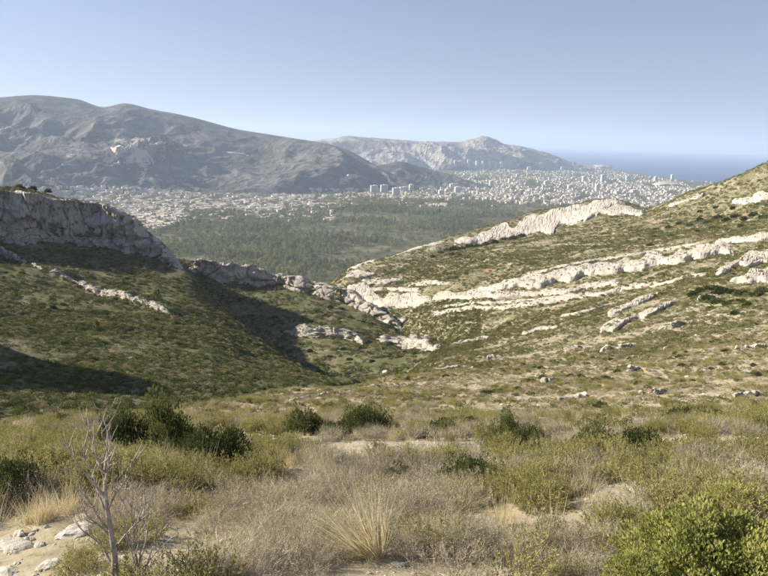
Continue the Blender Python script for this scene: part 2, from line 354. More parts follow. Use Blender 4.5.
# left hill with the long cliff on its crest
LH = [
 [(-500, 520, 60), (0, 450, 72), (200, 424, 86), (300, 405, 125), (390, 388, 220)],
 [(-500, 430, 70), (-100, 418, 80), (0, 410, 90), (100, 406, 95), (200, 398, 108), (280, 389, 132), (330, 383, 165), (385, 378, 225)],
 [(-500, 330, 130), (-100, 360, 145), (0, 362, 150), (100, 358, 152), (200, 358, 158), (250, 363, 172), (290, 367, 190), (340, 382, 225), (385, 386, 240)],
 [(-500, 270, 220), (-100, 300, 235), (0, 306, 240), (100, 312, 232), (190, 324, 225), (240, 337, 232), (290, 362, 240), (340, 392, 255), (385, 400, 260)],
 [(-500, 235, 300), (-100, 262, 310), (0, 266, 318), (60, 274, 318), (120, 288, 310), (180, 293, 300), (220, 313, 292), (265, 345, 285), (300, 372, 280), (385, 410, 280)],
 [(-500, 200, 380), (-100, 240, 380), (0, 244, 385), (60, 241, 388), (100, 245, 384), (150, 259, 374), (185, 270, 364), (215, 300, 350), (255, 338, 330), (300, 380, 310), (385, 420, 300)],
 [(-500, 150, 400), (-100, 186, 398), (0, 196, 398), (60, 203, 400), (110, 214, 396), (135, 226, 390), (160, 246, 380), (185, 269, 370), (215, 299, 356), (255, 338, 338), (300, 385, 318), (385, 430, 310)],
 [(-500, 150, 440), (-100, 186, 430), (0, 190, 432), (60, 199, 434), (110, 212, 428), (135, 226, 415), (160, 250, 400), (185, 278, 388), (215, 312, 372), (255, 350, 350), (300, 395, 330), (385, 440, 320)],
 [(-500, 190, 560), (-100, 220, 560), (0, 222, 560), (60, 235, 560), (110, 250, 545), (160, 300, 500), (185, 330, 470), (215, 360, 440), (300, 430, 380), (385, 470, 360)],
 [(-500, 300, 900), (0, 320, 900), (110, 360, 800), (185, 420, 650), (300, 480, 500), (385, 520, 420)],
]
px_l = np.concatenate([384 + F_PX * np.tan(np.linspace(math.atan(-884 / F_PX), math.atan(-414 / F_PX), 60, endpoint=False)), np.linspace(-30, 390, 260)])
def left_amp(G):
    p = np.stack([G[..., 0], G[..., 1], np.zeros(G.shape[:2])], -1)
    D = np.hypot(G[..., 0], G[..., 1])
    az = np.degrees(np.arctan2(G[..., 0], G[..., 1]))
    # rocky shoulder beyond the frame's left edge, which throws the long shadow at the foot of the slope
    sh = 31 * np.exp(-((az + 41) / 6.0) ** 2 - ((D - 160) / 34) ** 2)
    return near_amp(G, 0.9) + sh
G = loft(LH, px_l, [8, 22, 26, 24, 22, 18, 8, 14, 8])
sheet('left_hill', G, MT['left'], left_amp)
# spur beyond it
SP = [
 [(130, 430, 250), (300, 400, 245), (385, 382, 240), (420, 368, 246), (445, 357, 255), (480, 372, 262)],
 [(130, 400, 290), (200, 378, 290), (300, 364, 286), (385, 360, 272), (420, 354, 270), (445, 350, 266), (480, 374, 272)],
 [(130, 350, 340), (200, 345, 336), (300, 341, 326), (340, 343, 316), (400, 349, 302), (440, 353, 288), (480, 380, 285)],
 [(130, 305, 400), (200, 312, 395), (280, 308, 392), (350, 317, 372), (400, 337, 338), (440, 360, 306), (480, 390, 295)],
 [(130, 270, 440), (185, 282, 440), (250, 287, 438), (300, 293, 428), (350, 306, 406), (405, 334, 368), (430, 355, 338), (480, 400, 310)],
 [(130, 255, 450), (185, 264, 450), (240, 270, 450), (290, 282, 440), (340, 296, 422), (380, 318, 400), (405, 332, 382), (430, 356, 352), (480, 410, 320)],
 [(130, 262, 500), (185, 270, 500), (290, 287, 485), (340, 302, 460), (380, 328, 435), (405, 345, 410), (430, 370, 380), (480, 430, 340)],
 [(130, 400, 800), (290, 430, 700), (405, 460, 560), (480, 500, 400)],
]
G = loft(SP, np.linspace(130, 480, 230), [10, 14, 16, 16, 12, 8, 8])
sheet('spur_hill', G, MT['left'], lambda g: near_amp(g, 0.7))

# the plain, out to the shoreline
def plain_z(x, y):
    D = np.hypot(x, y); p = np.stack([x, y, 0 * x], -1)
    return -332 - 20 * np.clip((D - 4000) / 5000, 0, 1) + 5 * fbm(p / 700, 41, 3)
SHORE = [(-900, 160), (300, 160), (520, 160), (560, 164.5), (592, 167), (615, 169.5), (640, 174), (660, 178), (690, 181), (730, 183.5), (800, 187), (1400, 206)]
pp = np.linspace(-900, 1500, 420)
az_p = np.arctan((pp - 384) / F_PX)
sh_pts = np.array([at_z(np.array(a, float), np.array(b, float), -358) for a, b in SHORE[1:-1]])
sh_az = np.arctan2(sh_pts[:, 0], sh_pts[:, 1]); sh_D = np.hypot(sh_pts[:, 0], sh_pts[:, 1])
Ds = np.interp(az_p, sh_az, np.minimum(sh_D, 15000))
rad = np.linspace(0, 1, 150)
Dg = 700 * (Ds[None, :] * 1.06 / 700) ** rad[:, None]
Gp = np.stack([Dg * np.sin(az_p), Dg * np.cos(az_p), 0 * Dg], -1)
Gp[..., 2] = plain_z(Gp[..., 0], Gp[..., 1])
edge = np.clip((Dg / Ds[None, :] - 0.985) / 0.03, 0, 1)
Gp[..., 2] = Gp[..., 2] * (1 - edge) + edge * -366
sheet('plain', Gp, MT['plain'])
# sea
na, nrr = 96, 40
ra = np.concatenate([[0], np.geomspace(500, 60000, nrr)])
aa = np.linspace(-math.pi, math.pi, na)
Gs = np.stack([ra[:, None] * np.sin(aa), ra[:, None] * np.cos(aa), np.full((nrr + 1, na), -360.0)], -1)
link('sea', mesh_from('sea', Gs, grid_faces(nrr + 1, na), MT['sea']), kind='structure')

# mountains
def mt_amp(a, lam, seed, crest=0.12, vc=0.80):
    def f(G):
        p = np.stack([G[..., 0], G[..., 1], 0 * G[..., 0]], -1)
        nr = G.shape[0]; v = np.linspace(0, 1, nr)[:, None]
        env = np.clip(v / 0.12, 0, 1) * np.clip(np.abs(v - vc) / 0.25, crest, 1)
        warp = fbm(p / (lam * 1.5), seed + 50, 3)[..., None] * lam * 0.35
        return env * a * (ridged((p + warp) / lam, seed, 6, 0.48) - 0.5) + env * a * 0.10 * fbm(p / 60, seed + 9, 3)
    return f
M1 = [
 [Z(-700, 3300, -345), Z(0, 3450, -345), Z(200, 4000, -345), Z(320, 4400, -345), Z(430, 4850, -345), Z(480, 4900, -360)],
 [(-700, 172, 3900), (0, 177, 3900), (100, 178, 4150), (200, 180, 4350), (320, 180, 4600), (400, 187, 4900), (430, 191, 4900), Z(480, 5000, -360)],
 [(-700, 150, 4600), (0, 150, 4600), (90, 148, 4650), (125, 148, 4600), (160, 152, 4700), (200, 158, 4850), (250, 160, 4950), (320, 164, 4950), (400, 183, 5000), (430, 191, 5000), Z(480, 5100, -370)],
 [(-700, 128, 5300), (0, 128, 5300), (75, 130, 5300), (110, 124, 5350), (150, 130, 5350), (200, 138, 5300), (250, 146, 5300), (320, 153, 5250), (360, 166, 5150), (400, 182, 5100), (430, 191, 5050), Z(480, 5150, -370)],
 [(-700, 100, 6000), (-100, 101, 6000), (0, 97.5, 6000), (40, 95.5, 6000), (75, 99, 5950), (103, 107, 5900), (125, 103.5, 5850), (150, 109, 5850), (190, 117, 5800), (240, 130, 5700), (290, 138, 5600), (330, 145, 5500), (348, 151, 5400), (370, 163, 5300), (400, 180, 5200), (430, 190, 5100), Z(480, 5200, -375)],
 [Z(-700, 8000, -200), Z(200, 7600, -200), Z(480, 5600, -380)],
]
G = loft(M1, np.concatenate([np.linspace(-700, -40, 60, endpoint=False), np.linspace(-40, 480, 420)]), [30, 34, 34, 40, 24])
sheet('mountain', G, MT['mountain'], mt_amp(66, 1000, 61, 0.05, 0.852), smooth=False)
M2 = [
 [Z(240, 8300, -360), Z(600, 10500, -364)],
 [(240, 172, 8600), (400, 170, 8600), (470, 168, 9100), (540, 165.5, 10000), (575, 167, 10700), (600, 170, 10900)],
 [(240, 158, 9200), (400, 156, 9200), (480, 153, 9700), (540, 160, 10300), (575, 166, 10800), (600, 170.5, 11000)],
 [(240, 146, 10000), (330, 140, 10000), (345, 137, 10000), (370, 138.5, 10000), (400, 140.5, 10000), (430, 142, 10100), (458, 142.5, 10200), (470, 139.5, 10300), (482, 137, 10400), (495, 140, 10500), (505, 145, 10500), (520, 147, 10600), (545, 153.5, 10700), (560, 159, 10800), (575, 164.5, 10900), (590, 168.5, 11000), (600, 171, 11050)],
 [Z(240, 12500, -380), Z(600, 12500, -380)],
]
G = loft(M2, np.linspace(240, 600, 260), [24, 30, 40, 16])
sheet('coastal_massif', G, MT['massif'], mt_amp(80, 520, 83, 0.22, 0.855), smooth=False)
M3 = [
 [Z(320, 4900, -350), Z(490, 5100, -352)],
 [(320, 189, 5100), (345, 182, 5250), (385, 178, 5300), (430, 182, 5400), (475, 187, 5500), (490, 191, 5500)],
 [(320, 189, 5200), (345, 178, 5500), (362, 168, 5600), (385, 164, 5700), (400, 161, 5800), (420, 167, 5900), (440, 172, 6000), (462, 179, 6000), (480, 188, 6000), (490, 192, 6000)],
 [Z(320, 6800, -380), Z(490, 6800, -380)],
]
G = loft(M3, np.linspace(320, 490, 130), [24, 30, 14])
sheet('foothill', G, MT['mountain'], mt_amp(34, 380, 97, 0.12, 0.795), smooth=False)

# ------------------------------------------------------------------ limestone ledges and cliffs
LSPEC = []
LE = ['left_hill']; RI = ['hillside']; SPU = ['spur_hill']
def ledge(label, pts, mat, on=None, step=1.6, jag=0.8, lean=0.35, joint=1.0, name='limestone_ledge', back=1.6, group=None, seed=0, cat='rock ledge', cellsz=(2.2, 2.2, 0.40), gaps=0.5, raise_=0.95, buttress=0.0):
    """pts: (px, py_bottom, py_top) along the ledge; the foot is found on the hillside, the face rises from it"""
    if on == RI and mat is not MT['rockpink'] and joint == 1.0: lean, joint, cellsz, jag = max(lean, 1.0), 0.5, (1.0, 1.0, 0.5), 0.6
    pts = sorted(pts); kx = [p[0] for p in pts]
    n = max(8, int((kx[-1] - kx[0]) / (step * 0.6))); q = np.linspace(kx[0], kx[-1], n)
    wob = fbm(np.stack([q / 9.0, 0 * q, 0 * q + seed], -1), 320 + seed, 3)
    yb = np.interp(q, kx, [p[1] for p in pts]); yt = np.interp(q, kx, [p[2] for p in pts])
    wob = wob * np.clip((yb - yt) * 0.16, 0.3, 1.2); yb = yb + wob; yt = yt + wob
    foot, hgt = [], []
    for a, b, c in zip(q, yb, yt):
        h = None
        for _k in range(12):
            h = hit(a, b, on)
            if h: break
            b += 1.0; c += 1.0
        if h is None: continue
        p = np.array(h[0]); D = math.hypot(p[0], p[1])
        foot.append(p); hgt.append((b - c) * D / F_PX)
    foot = np.array(foot); hgt = np.array(hgt); n = len(foot)
    # smooth distance jumps along the ledge
    D = np.hypot(foot[:, 0], foot[:, 1]); kw_ = min(41, (n // 3) * 2 + 1); k = np.hanning(kw_ + 2)[1:-1]; k /= k.sum()
    pad = kw_ // 2; ex = np.concatenate([2 * D[0] - D[pad:0:-1], D, 2 * D[-1] - D[-2:-pad - 2:-1]]) if n > pad + 1 else np.pad(D, pad, mode='edge')
    Dsm = np.convolve(ex, k, 'valid'); foot = EYE + (foot - EYE) * (Dsm / D)[:, None]
    e = np.linspace(0, 1, n); endw = np.clip(np.minimum(e, 1 - e) / 0.09, 0.04, 1) ** 0.7
    hm = hgt.max(); hbase = hgt * endw
    hgt = hgt * endw * np.clip(1 + 0.16 * jag * fbm(foot / (hm * 1.3), 300 + seed, 3) + gaps * np.minimum(0.25, fbm(foot / (hm * 3.0), 310 + seed, 3)), 0.12, 1.3)
    tang = np.gradient(foot, axis=0); tang[:, 2] = 0; tang /= np.linalg.norm(tang, axis=1)[:, None] + 1e-9
    tang = np.stack([np.convolve(np.pad(tang[:, k_], 4, mode='edge'), np.ones(9) / 9, 'valid') for k_ in range(3)], -1); tang /= np.linalg.norm(tang, axis=1)[:, None]
    back_dir = np.stack([-tang[:, 1], tang[:, 0], 0 * tang[:, 0]], -1)
    flip = (back_dir * foot).sum(1) < 0; back_dir[flip] *= -1
    LSPEC.append((foot, hgt, back_dir, hm, lean, on, raise_, flip.mean() > 0.5, dict(label=label, mat=mat, jag=jag, joint=joint, name=name, back=back, group=group, seed=seed, cat=cat, cellsz=cellsz, endw=endw, hbase=hbase, buttress=buttress)))
def raise_ground():
    """the hillside behind a ledge stands level with its top: step the terrain up along each ledge"""
    for nm in ('hillside', 'left_hill', 'spur_hill'):
        G = GRIDS[nm]; nr, nc = G.shape[:2]; V = G.reshape(-1, 3); add = np.zeros(len(V))
        for foot, hgt, bd, hm, lean, on, rs, fl, kw in LSPEC:
            if on is None or nm not in on or rs <= 0: continue
            c = foot.mean(0); R_ = np.linalg.norm(foot[:, :2] - c[:2], axis=1).max() + 6 * hm
            idx = np.where(((V[:, :2] - c[:2]) ** 2).sum(1) < R_ * R_)[0]
            for blk in np.array_split(idx, max(1, len(idx) // 4000)):
                d2 = ((V[blk][:, None, :2] - foot[None, :, :2]) ** 2).sum(-1); k = d2.argmin(1)
                rel = V[blk] - foot[k]; q = (rel * bd[k]).sum(1); lat = np.sqrt(np.maximum(d2[np.arange(len(blk)), k] - q * q, 0))
                h = hgt[k]; sm = lambda t: np.clip(t, 0, 1) ** 2 * (3 - 2 * np.clip(t, 0, 1))
                r = h * rs * sm((q - lean * h * 0.8) / (0.5 * h + 0.3)) * (1 - sm((q - 1.2 * h) / (3.5 * hm))) * (1 - sm((lat - 0.3 * hm) / hm))
                add[blk] = np.maximum(add[blk], r)
        V[:, 2] += add; G[:] = V.reshape(G.shape)
        bpy.data.objects[nm].data.vertices.foreach_set('co', np.ascontiguousarray(V, np.float32).ravel()); bpy.data.objects[nm].data.update()
        for q, (n_, b_) in enumerate(SHEETS):
            if n_ == nm: SHEETS[q] = (nm, BVHTree.FromPolygons([Vector(p) for p in V], grid_faces(nr, nc).tolist()))
def build_ledges():
    raise_ground()
    for foot, hgt, bd, hm, lean, on, rs, fl, kw in LSPEC:
        if on and on[0] in ('hillside', 'left_hill', 'spur_hill'):
            foot = foot.copy(); z = [zat(a - d_[0] * 0.3, b - d_[1] * 0.3, on) for (a, b, c), d_ in zip(foot, bd)]
            foot[:, 2] = [min(zz, c + 3) if zz is not None else c for zz, c in zip(z, foot[:, 2])]
        build_ledge(foot, hgt, bd, hm, lean, fl, **kw)
def build_ledge(foot, hgt, back_dir, hm, lean, flipped, label, mat, jag, joint, name, back, group, seed, cat, cellsz, endw, hbase, buttress):
    NF, n = 20, len(foot)
    prof = [(-0.05, -0.55)] + [(lean * v + 0.03 * math.sin(v * 9), v) for v in np.linspace(-0.2, 0.97, NF)] + [(lean + 0.08, 1.0), (lean + 0.3, 0.99), (lean + 0.6, 0.93), (lean + back * 0.8, 0.8), (lean + back, 0.2), (lean + back * 1.05, -0.8)]
    V = np.zeros((len(prof), n, 3))
    for i, (o_, v_) in enumerate(prof):
        V[i] = foot + back_dir * (o_ * np.maximum(hbase, 0.4 * hm * endw))[:, None]
        V[i, :, 2] += v_ * hgt
    # blocks and joints push the face in and out, cracks between blocks cut in
    Vn = V / (hm * np.array(cellsz)); c1, b1 = cells(Vn, 400 + seed)
    c2, b2 = cells(Vn * 2.3 + 5, 420 + seed)
    d = joint * hm * (0.12 * c1 + 0.06 * c2 + 0.10 * fbm(V / (hm * 0.8), 410 + seed, 4) - 0.14 * np.clip(1 - b1 / 0.12, 0, 1) - 0.06 * np.clip(1 - b2 / 0.12, 0, 1))
    strata = 0.05 * hm * vnoise(np.stack([V[..., 0] * 0.15 / hm, V[..., 1] * 0.15 / hm, V[..., 2] / (hm * 0.14)], -1), 440 + seed)
    face = np.array([0.2] + [1.0] * NF + [0.9, 0.7, 0.5, 0.4, 0.2, 0])[:, None]
    if buttress:
        bq = np.stack([V[..., 0], V[..., 1], V[..., 2] * 0.25], -1)
        d = d + hm * buttress * (ridged(bq / (hm * 1.1), 460 + seed, 4, 0.5) - 0.3)
        strata = strata * 1.6
    V -= back_dir[None] * ((d + strata) * face)[..., None]
    top = np.concatenate([[0], np.linspace(0, 1, NF) ** 1.5, [1.1, 1.1, 1.0, .8, .4, 0]])[:, None]
    V[..., 2] += hm * jag * top * (0.08 * c1 + 0.04 * c2 + 0.07 * fbm(V / (hm * 0.6), 450 + seed, 3))
    fc = grid_faces(len(prof), n)[:, ::-1] if not flipped else grid_faces(len(prof), n)
    o = link(name, mesh_from(name, V, fc, mat, smooth=False), label=label, category=cat)
    if group: o['group'] = group
    TOPS.append((V[NF + 1:NF + 5].reshape(-1, 3), foot, hm))
    return o
TOPS, SLABV = [], []
def cells(p, s):
    """cellular noise: random value of the nearest cell, and distance to the cell border"""
    i = np.floor(p).astype(np.int64); best = np.full(p.shape[:-1], 1e9); second = best.copy(); val = np.zeros(p.shape[:-1])
    for dx in (-1, 0, 1):
        for dy in (-1, 0, 1):
            for dz in (-1, 0, 1):
                a, b, c = i[..., 0] + dx, i[..., 1] + dy, i[..., 2] + dz
                q = np.stack([a + 0.5 + 0.42 * _hash(a, b, c, s), b + 0.5 + 0.42 * _hash(a, b, c, s + 1), c + 0.5 + 0.42 * _hash(a, b, c, s + 2)], -1)
                dd = np.linalg.norm(p - q, axis=-1); v = _hash(a, b, c, s + 3)
                nb = dd < best
                second = np.where(nb, best, np.minimum(second, dd)); val = np.where(nb, v, val); best = np.where(nb, dd, best)
    return val, second - best
LE = ['left_hill']; RI = ['hillside']; SPU = ['spur_hill']
def slab(label, pts, mat, th=1.0, on=None, name='rock_band', cat='rock band', seed=0, step=0.8, nv=12, group=None, rgh=0.32):
    """a bed of bare rock lying in the hillside: stands proud of it at its lower edge, dips under the soil at its upper edge"""
    on = on or RI
    pts = sorted(pts); kx = [p[0] for p in pts]
    n = max(10, int((kx[-1] - kx[0]) / step)); q = np.linspace(kx[0], kx[-1], n)
    nz = lambda k, sc: fbm(np.stack([q / sc, 0 * q + seed * 3.3, 0 * q + k], -1), 520 + seed, 3, 0.45)
    yb = np.interp(q, kx, [p[1] for p in pts]); yt = np.interp(q, kx, [p[2] for p in pts]); w = yb - yt
    yb = yb + w * 0.25 * nz(1, 11.0); yt = yt + w * 0.40 * nz(2, 8.0); yt = np.minimum(yt, yb - 0.25 * w)
    tv = np.linspace(0, 1, nv); V = np.full((nv, n, 3), np.nan)
    for a in range(n):
        last = None
        for k in range(nv):
            h = hit(q[a], yb[a] + (yt[a] - yb[a]) * tv[k], on)
            if h is None or (last is not None and h[1] > last[1] * 1.35): h = last
            if h is not None: V[k, a] = h[0]; last = h
    ok = ~np.isnan(V[0, :, 0]); V = V[:, ok]; n = V.shape[1]
    if n < 4: return None
    D = np.hypot(V[..., 0], V[..., 1]); kw_ = np.hanning(min(15, (n // 2) * 2 + 1) + 2)[1:-1]; kw_ /= kw_.sum(); pad = len(kw_) // 2
    for k in range(nv):
        Ds_ = np.convolve(np.pad(D[k], pad, mode='edge'), kw_, 'valid')
        V[k] = EYE + (V[k] - EYE) * (Ds_ / D[k])[:, None]
        zz = [zat(a, b, on) for a, b, c in V[k]]
        V[k, :, 2] = [c if (z_ is None or abs(z_ - c) > 4) else z_ for z_, c in zip(zz, V[k, :, 2])]
    prof = np.interp(tv, [0, 0.10, 0.22, 0.5, 0.85, 1], [-0.5, 0.75, 1.0, 0.8, 0.45, -0.35])[:, None]
    e = np.linspace(0, 1, n); endw = np.clip(np.minimum(e, 1 - e) / 0.06, 0, 1)[None] ** 0.6
    sc_ = max(th * 2.2, 1.0)
    p3 = V / np.array([sc_ * 1.4, sc_ * 1.4, sc_ * 0.8]); c1, b1 = cells(p3, 540 + seed); c2, b2 = cells(p3 * 2.6, 560 + seed)
    rough = 0.35 * c1 + 0.2 * c2 + 0.45 * fbm(V / (sc_ * 2.0), 550 + seed, 4) - 0.5 * np.clip(1 - b1 / 0.14, 0, 1) - 0.25 * np.clip(1 - b2 / 0.14, 0, 1)
    V[..., 2] += th * (prof * (0.25 + 0.75 * endw) - 0.25 * (1 - endw) + np.clip(prof + 0.2, 0, 1) * rough * rgh)
    f = grid_faces(nv, n)
    SLABV.append(V[2:].reshape(-1, 3))
    o = link(name, mesh_from(name, V, f, mat, smooth=False), label=label, category=cat)
    if group: o['group'] = group
    return o
ledge('long grey limestone cliff crowning the left hill, mostly in shade', [(-160, 226, 186), (-60, 228, 188), (0, 229, 192), (20, 229, 194), (50, 231, 198), (90, 237, 205), (110, 241, 210), (133, 248, 222), (143, 252, 234), (160, 259, 244), (173, 264, 252), (184, 270, 266)], MT['rockgrey'], LE, step=1.0, jag=0.25, lean=0.12, joint=0.5, name='cliff', back=0.9, gaps=0.05, cellsz=(0.34, 0.34, 0.34), raise_=0, buttress=0.2, seed=1, cat='cliff')
ledge('lower broken tier of grey rock under the long cliff', [(-150, 242, 232), (-30, 244, 233), (0, 245, 234), (30, 243, 232), (60, 243, 233), (90, 247, 239), (110, 250, 243), (130, 254, 249)], MT['rockgrey'], LE, step=1.0, jag=1.0, lean=0.3, joint=0.8, back=0.8, gaps=0.8, cellsz=(0.7, 0.7, 0.5), raise_=0, seed=27)
ledge('low rock step slanting down the left hill below the long cliff', [(40, 271, 266), (67, 280, 274), (97, 296, 290), (120, 300, 294), (140, 305, 298), (165, 315, 310), (187, 323, 319)], MT['rockgrey'], LE, lean=0.05, back=0.7, seed=2, raise_=1.06, cellsz=(0.9, 0.9, 0.5), joint=0.7, gaps=1.3)
ledge('shadowed rock lip under the long cliff at the left hill', [(-150, 240, 233), (-40, 250, 244), (0, 256, 250), (25, 264, 258), (45, 272, 268)], MT['rockgrey'], LE, lean=0.05, back=0.7, seed=26, raise_=1.06, cellsz=(0.9, 0.9, 0.5), joint=0.7, gaps=0.9)
ledge('pale grey cliff along the crest of the shadowed spur', [(178, 276, 264), (200, 279, 260), (220, 283, 265), (247, 286, 268), (267, 285, 271), (297, 291, 278), (320, 297, 285), (347, 305, 292), (360, 310, 301), (380, 321, 312), (405, 335, 328)], MT['rockgrey'], SPU, step=1.2, lean=0.25, name='cliff', back=1.0, gaps=0.25, cellsz=(1.2, 1.2, 0.7), raise_=0, seed=4, cat='cliff')
ledge('rounded grey rock ledge halfway down the spur', [(282, 333, 327), (300, 337, 327), (313, 338, 327), (330, 338, 328), (347, 341, 333), (364, 345, 340)], MT['rockgrey'], SPU, seed=5, step=1.0)
ledge('lumpy grey rock ledge at the lower tip of the spur', [(374, 342, 335), (393, 347, 333), (413, 349, 337), (430, 352, 343), (442, 354, 349)], MT['rockgrey'], SPU, seed=6, step=1.0)
for k, (a, b) in enumerate([((422, 371), (470, 366)), ((487, 358), (502, 355)), ((535, 384), (560, 379)), ((600, 352), (640, 345)), ((660, 330), (690, 322)), ((695, 372), (730, 366)), ((735, 350), (768, 345)), ((620, 372), (650, 368)), ((692, 200), (706, 194)), ((660, 215), (676, 211)), ((700, 300), (722, 294)), ((560, 350), (585, 346)), ((290, 402), (330, 394)), ((640, 395), (668, 391)), ((560, 400), (590, 396)), ((735, 398), (768, 393))]):
    ledge('thin broken streak of white rock showing through the scrub', [(a[0], a[1] + 1.5, a[1] - 1), ((a[0] + b[0]) / 2, (a[1] + b[1]) / 2 + 1.8, (a[1] + b[1]) / 2 - 1.6), (b[0], b[1] + 1.5, b[1])], MT['rock'], RI, seed=40 + k, name='rock_streak', cat='rock', group='white rock streaks on the right hillside', step=0.7, joint=1.3, jag=1.3, gaps=1.6, lean=0.7, cellsz=(0.9, 0.9, 0.6))

build_ledges(); LSPEC.clear()
slab('thin white rock rim slanting up to the ridge above the forest', [(346, 272, 267), (360, 267, 261), (380, 258, 251), (407, 247, 240), (430, 240, 233), (457, 231, 226)], MT['rock'], 1.6, seed=7)
slab('narrow white rock rim above the great sloping slab', [(466, 231, 226), (490, 222, 216), (507, 217, 211), (540, 210, 206)], MT['rock'], 1.6, seed=8)
slab('great sloping pinkish limestone slab on the ridge before the city', [(454, 245, 240), (470, 244, 236), (487, 243, 231), (513, 242, 222), (540, 237, 212), (567, 226, 202), (596, 214, 195), (612, 206, 196), (626, 206, 199)], MT['rockpink'], 2.2, seed=9, name='rock_slab', cat='rock slab')
slab('small broken white outcrop at the right end of the ridge', [(583, 222, 215), (600, 217, 207), (620, 216, 205), (645, 215, 209)], MT['rock'], 2.2, seed=10)
slab('pinkish upper continuation of the main rock band by the bushes', [(715, 243, 239), (742, 243, 236), (768, 240, 232), (830, 235, 225)], MT['rockpink'], 1.4, seed=12)
slab('bright white rock face where the right hillside meets the spur', [(347, 291, 280), (357, 299, 284), (368, 308, 288), (385, 311, 294), (400, 308, 295), (418, 305, 294), (432, 303, 295)], MT['rock'], 1.8, seed=13)
slab('white rock band just below the long main band', [(430, 301, 294), (470, 299, 290), (510, 299, 292), (550, 296, 289), (590, 290, 284), (622, 284, 280)], MT['rock'], 1.2, seed=14)
slab('small white ledge high on the left end of the right hillside', [(345, 279, 271), (360, 279, 270), (376, 277, 271)], MT['rock'], 1.2, seed=15)
slab('short white ledge above the bright rock face', [(362, 285, 279), (385, 283, 277), (404, 281, 277)], MT['rock'], 1.0, seed=16)
slab('short low ledge beside a patch of red earth', [(408, 287, 283), (430, 285, 280), (452, 284, 281)], MT['rock'], 0.9, seed=17)
slab('long low white ledge lowest of the parallel bands', [(427, 318, 313), (450, 313, 308), (473, 310, 304), (490, 311, 306), (512, 309, 304), (545, 304, 299), (579, 299, 294), (600, 296, 292), (630, 290, 285), (658, 284, 281)], MT['rock'], 1.0, seed=18)
slab('white shelf of rock, upper of two below the bands', [(607, 317, 311), (620, 312, 304), (640, 304, 296), (656, 297, 293)], MT['rock'], 1.0, seed=19)
slab('white shelf of rock, lower of two below the bands', [(599, 334, 326), (612, 331, 321), (628, 325, 316), (645, 319, 311), (660, 312, 305), (676, 304, 300)], MT['rock'], 1.1, seed=20)
slab('small white ledge alone on the green slope below the shelves', [(522, 336, 332), (540, 332, 327), (559, 328, 325)], MT['rock'], 0.7, seed=21)
slab('small white ledge near the tip of the spur', [(451, 347, 343), (470, 343, 339), (490, 339, 336)], MT['rock'], 0.8, seed=22)
slab('big tilted cream slab of rock above dark green bushes', [(715, 277, 270), (720, 276, 264), (731, 272, 259), (745, 268, 254), (768, 262, 249), (810, 252, 238)], MT['rock'], 1.6, seed=23, name='rock_slab', cat='rock slab')
slab('lower cream slab of rock half hidden by dark green bushes', [(729, 284, 281), (737, 284, 275), (753, 285, 268), (768, 285, 265), (800, 284, 262)], MT['rock'], 1.4, seed=24, name='rock_slab', cat='rock slab')
slab('pale rock step high on the right hill below its crest', [(730, 204, 199), (745, 204, 195), (768, 201, 191), (810, 195, 184)], MT['rock'], 1.6, seed=25)
slab('long pale main rock band crossing the right hillside', [(476, 293, 287), (495, 293, 282), (512, 290, 279), (549, 286, 271), (579, 280, 266), (612, 275, 261), (652, 269, 255), (672, 265, 252), (709, 258, 243), (735, 255, 240)], MT['rock'], 2.4, seed=11, rgh=0.26, nv=18)
slab('thin white bed between the two long bands', [(440, 309, 305), (470, 305, 301), (520, 303, 299.5), (560, 299, 295.5), (600, 293, 290)], MT['rock'], 0.8, seed=31)
slab('thin white bed just above the long main band', [(520, 278, 275), (560, 268, 265), (610, 259, 256), (660, 252, 249), (700, 244, 241)], MT['rock'], 0.9, seed=32)
slab('short pale bed under the narrow rims of the ridge', [(390, 259, 256), (415, 250, 246.5), (445, 244, 241)], MT['rock'], 1.0, seed=33)
slab('broken pale bed on the grassy knoll above the bright rock face', [(352, 288, 283), (366, 291, 286), (392, 292, 288), (420, 291, 287)], MT['rock'], 1.0, seed=34)
slab('faint pale bed low on the right hillside', [(560, 318, 315), (590, 312, 309.5), (620, 303, 300)], MT['rock'], 0.7, seed=35)
slab('faint pale bed near the dark thicket', [(650, 288, 285), (680, 281, 277), (708, 276, 272)], MT['rock'], 0.8, seed=36)
slab('thin pale bed high on the right hill', [(668, 208, 205), (684, 202, 199), (700, 197, 193.5)], MT['rock'], 1.2, seed=37)
# draped sheets: dirt track, red earth
def drape(name, pts, width, mat, on, lift=0.25, **props):
    kx = [p[0] for p in pts]; n = 60
    t = np.linspace(0, len(pts) - 1, n); X = np.interp(t, range(len(pts)), kx); Y = np.interp(t, range(len(pts)), [p[1] for p in pts])
    P = np.array([np.array(h[0]) for h in (hit(a, b, on) for a, b in zip(X, Y)) if h])
    tg = np.gradient(P, axis=0); tg[:, 2] = 0; tg /= np.linalg.norm(tg, axis=1)[:, None] + 1e-9
    sd = np.stack([-tg[:, 1], tg[:, 0], 0 * tg[:, 0]], -1)
    w = width * (1 + 0.3 * vnoise(P / 8, 5))[:, None] * (np.clip(np.minimum(np.linspace(0, 1, len(P)), np.linspace(1, 0, len(P))) / 0.15, 0.1, 1))[:, None]
    rows = []
    for s_ in (-0.5, -0.25, 0, 0.25, 0.5):
        q = P + sd * w * s_
        q[:, 2] = [ (zat(a, b, on) or c) + lift for a, b, c in q]
        rows.append(q)
    G = np.stack(rows)
    return link(name, mesh_from(name, G, grid_faces(*G.shape[:2])[:, ::-1], mat), **props)
drape('dirt_track', [(528, 247), (560, 245), (600, 245), (640, 246), (672, 247)], 5, MT['track'], RI, kind='structure')
drape('dirt_track', [(484, 263), (490, 258), (497, 254)], 4, MT['track'], RI, kind='structure')
drape('dirt_track', [(496, 265), (512, 264), (524, 263)], 5, MT['track'], RI, kind='structure')
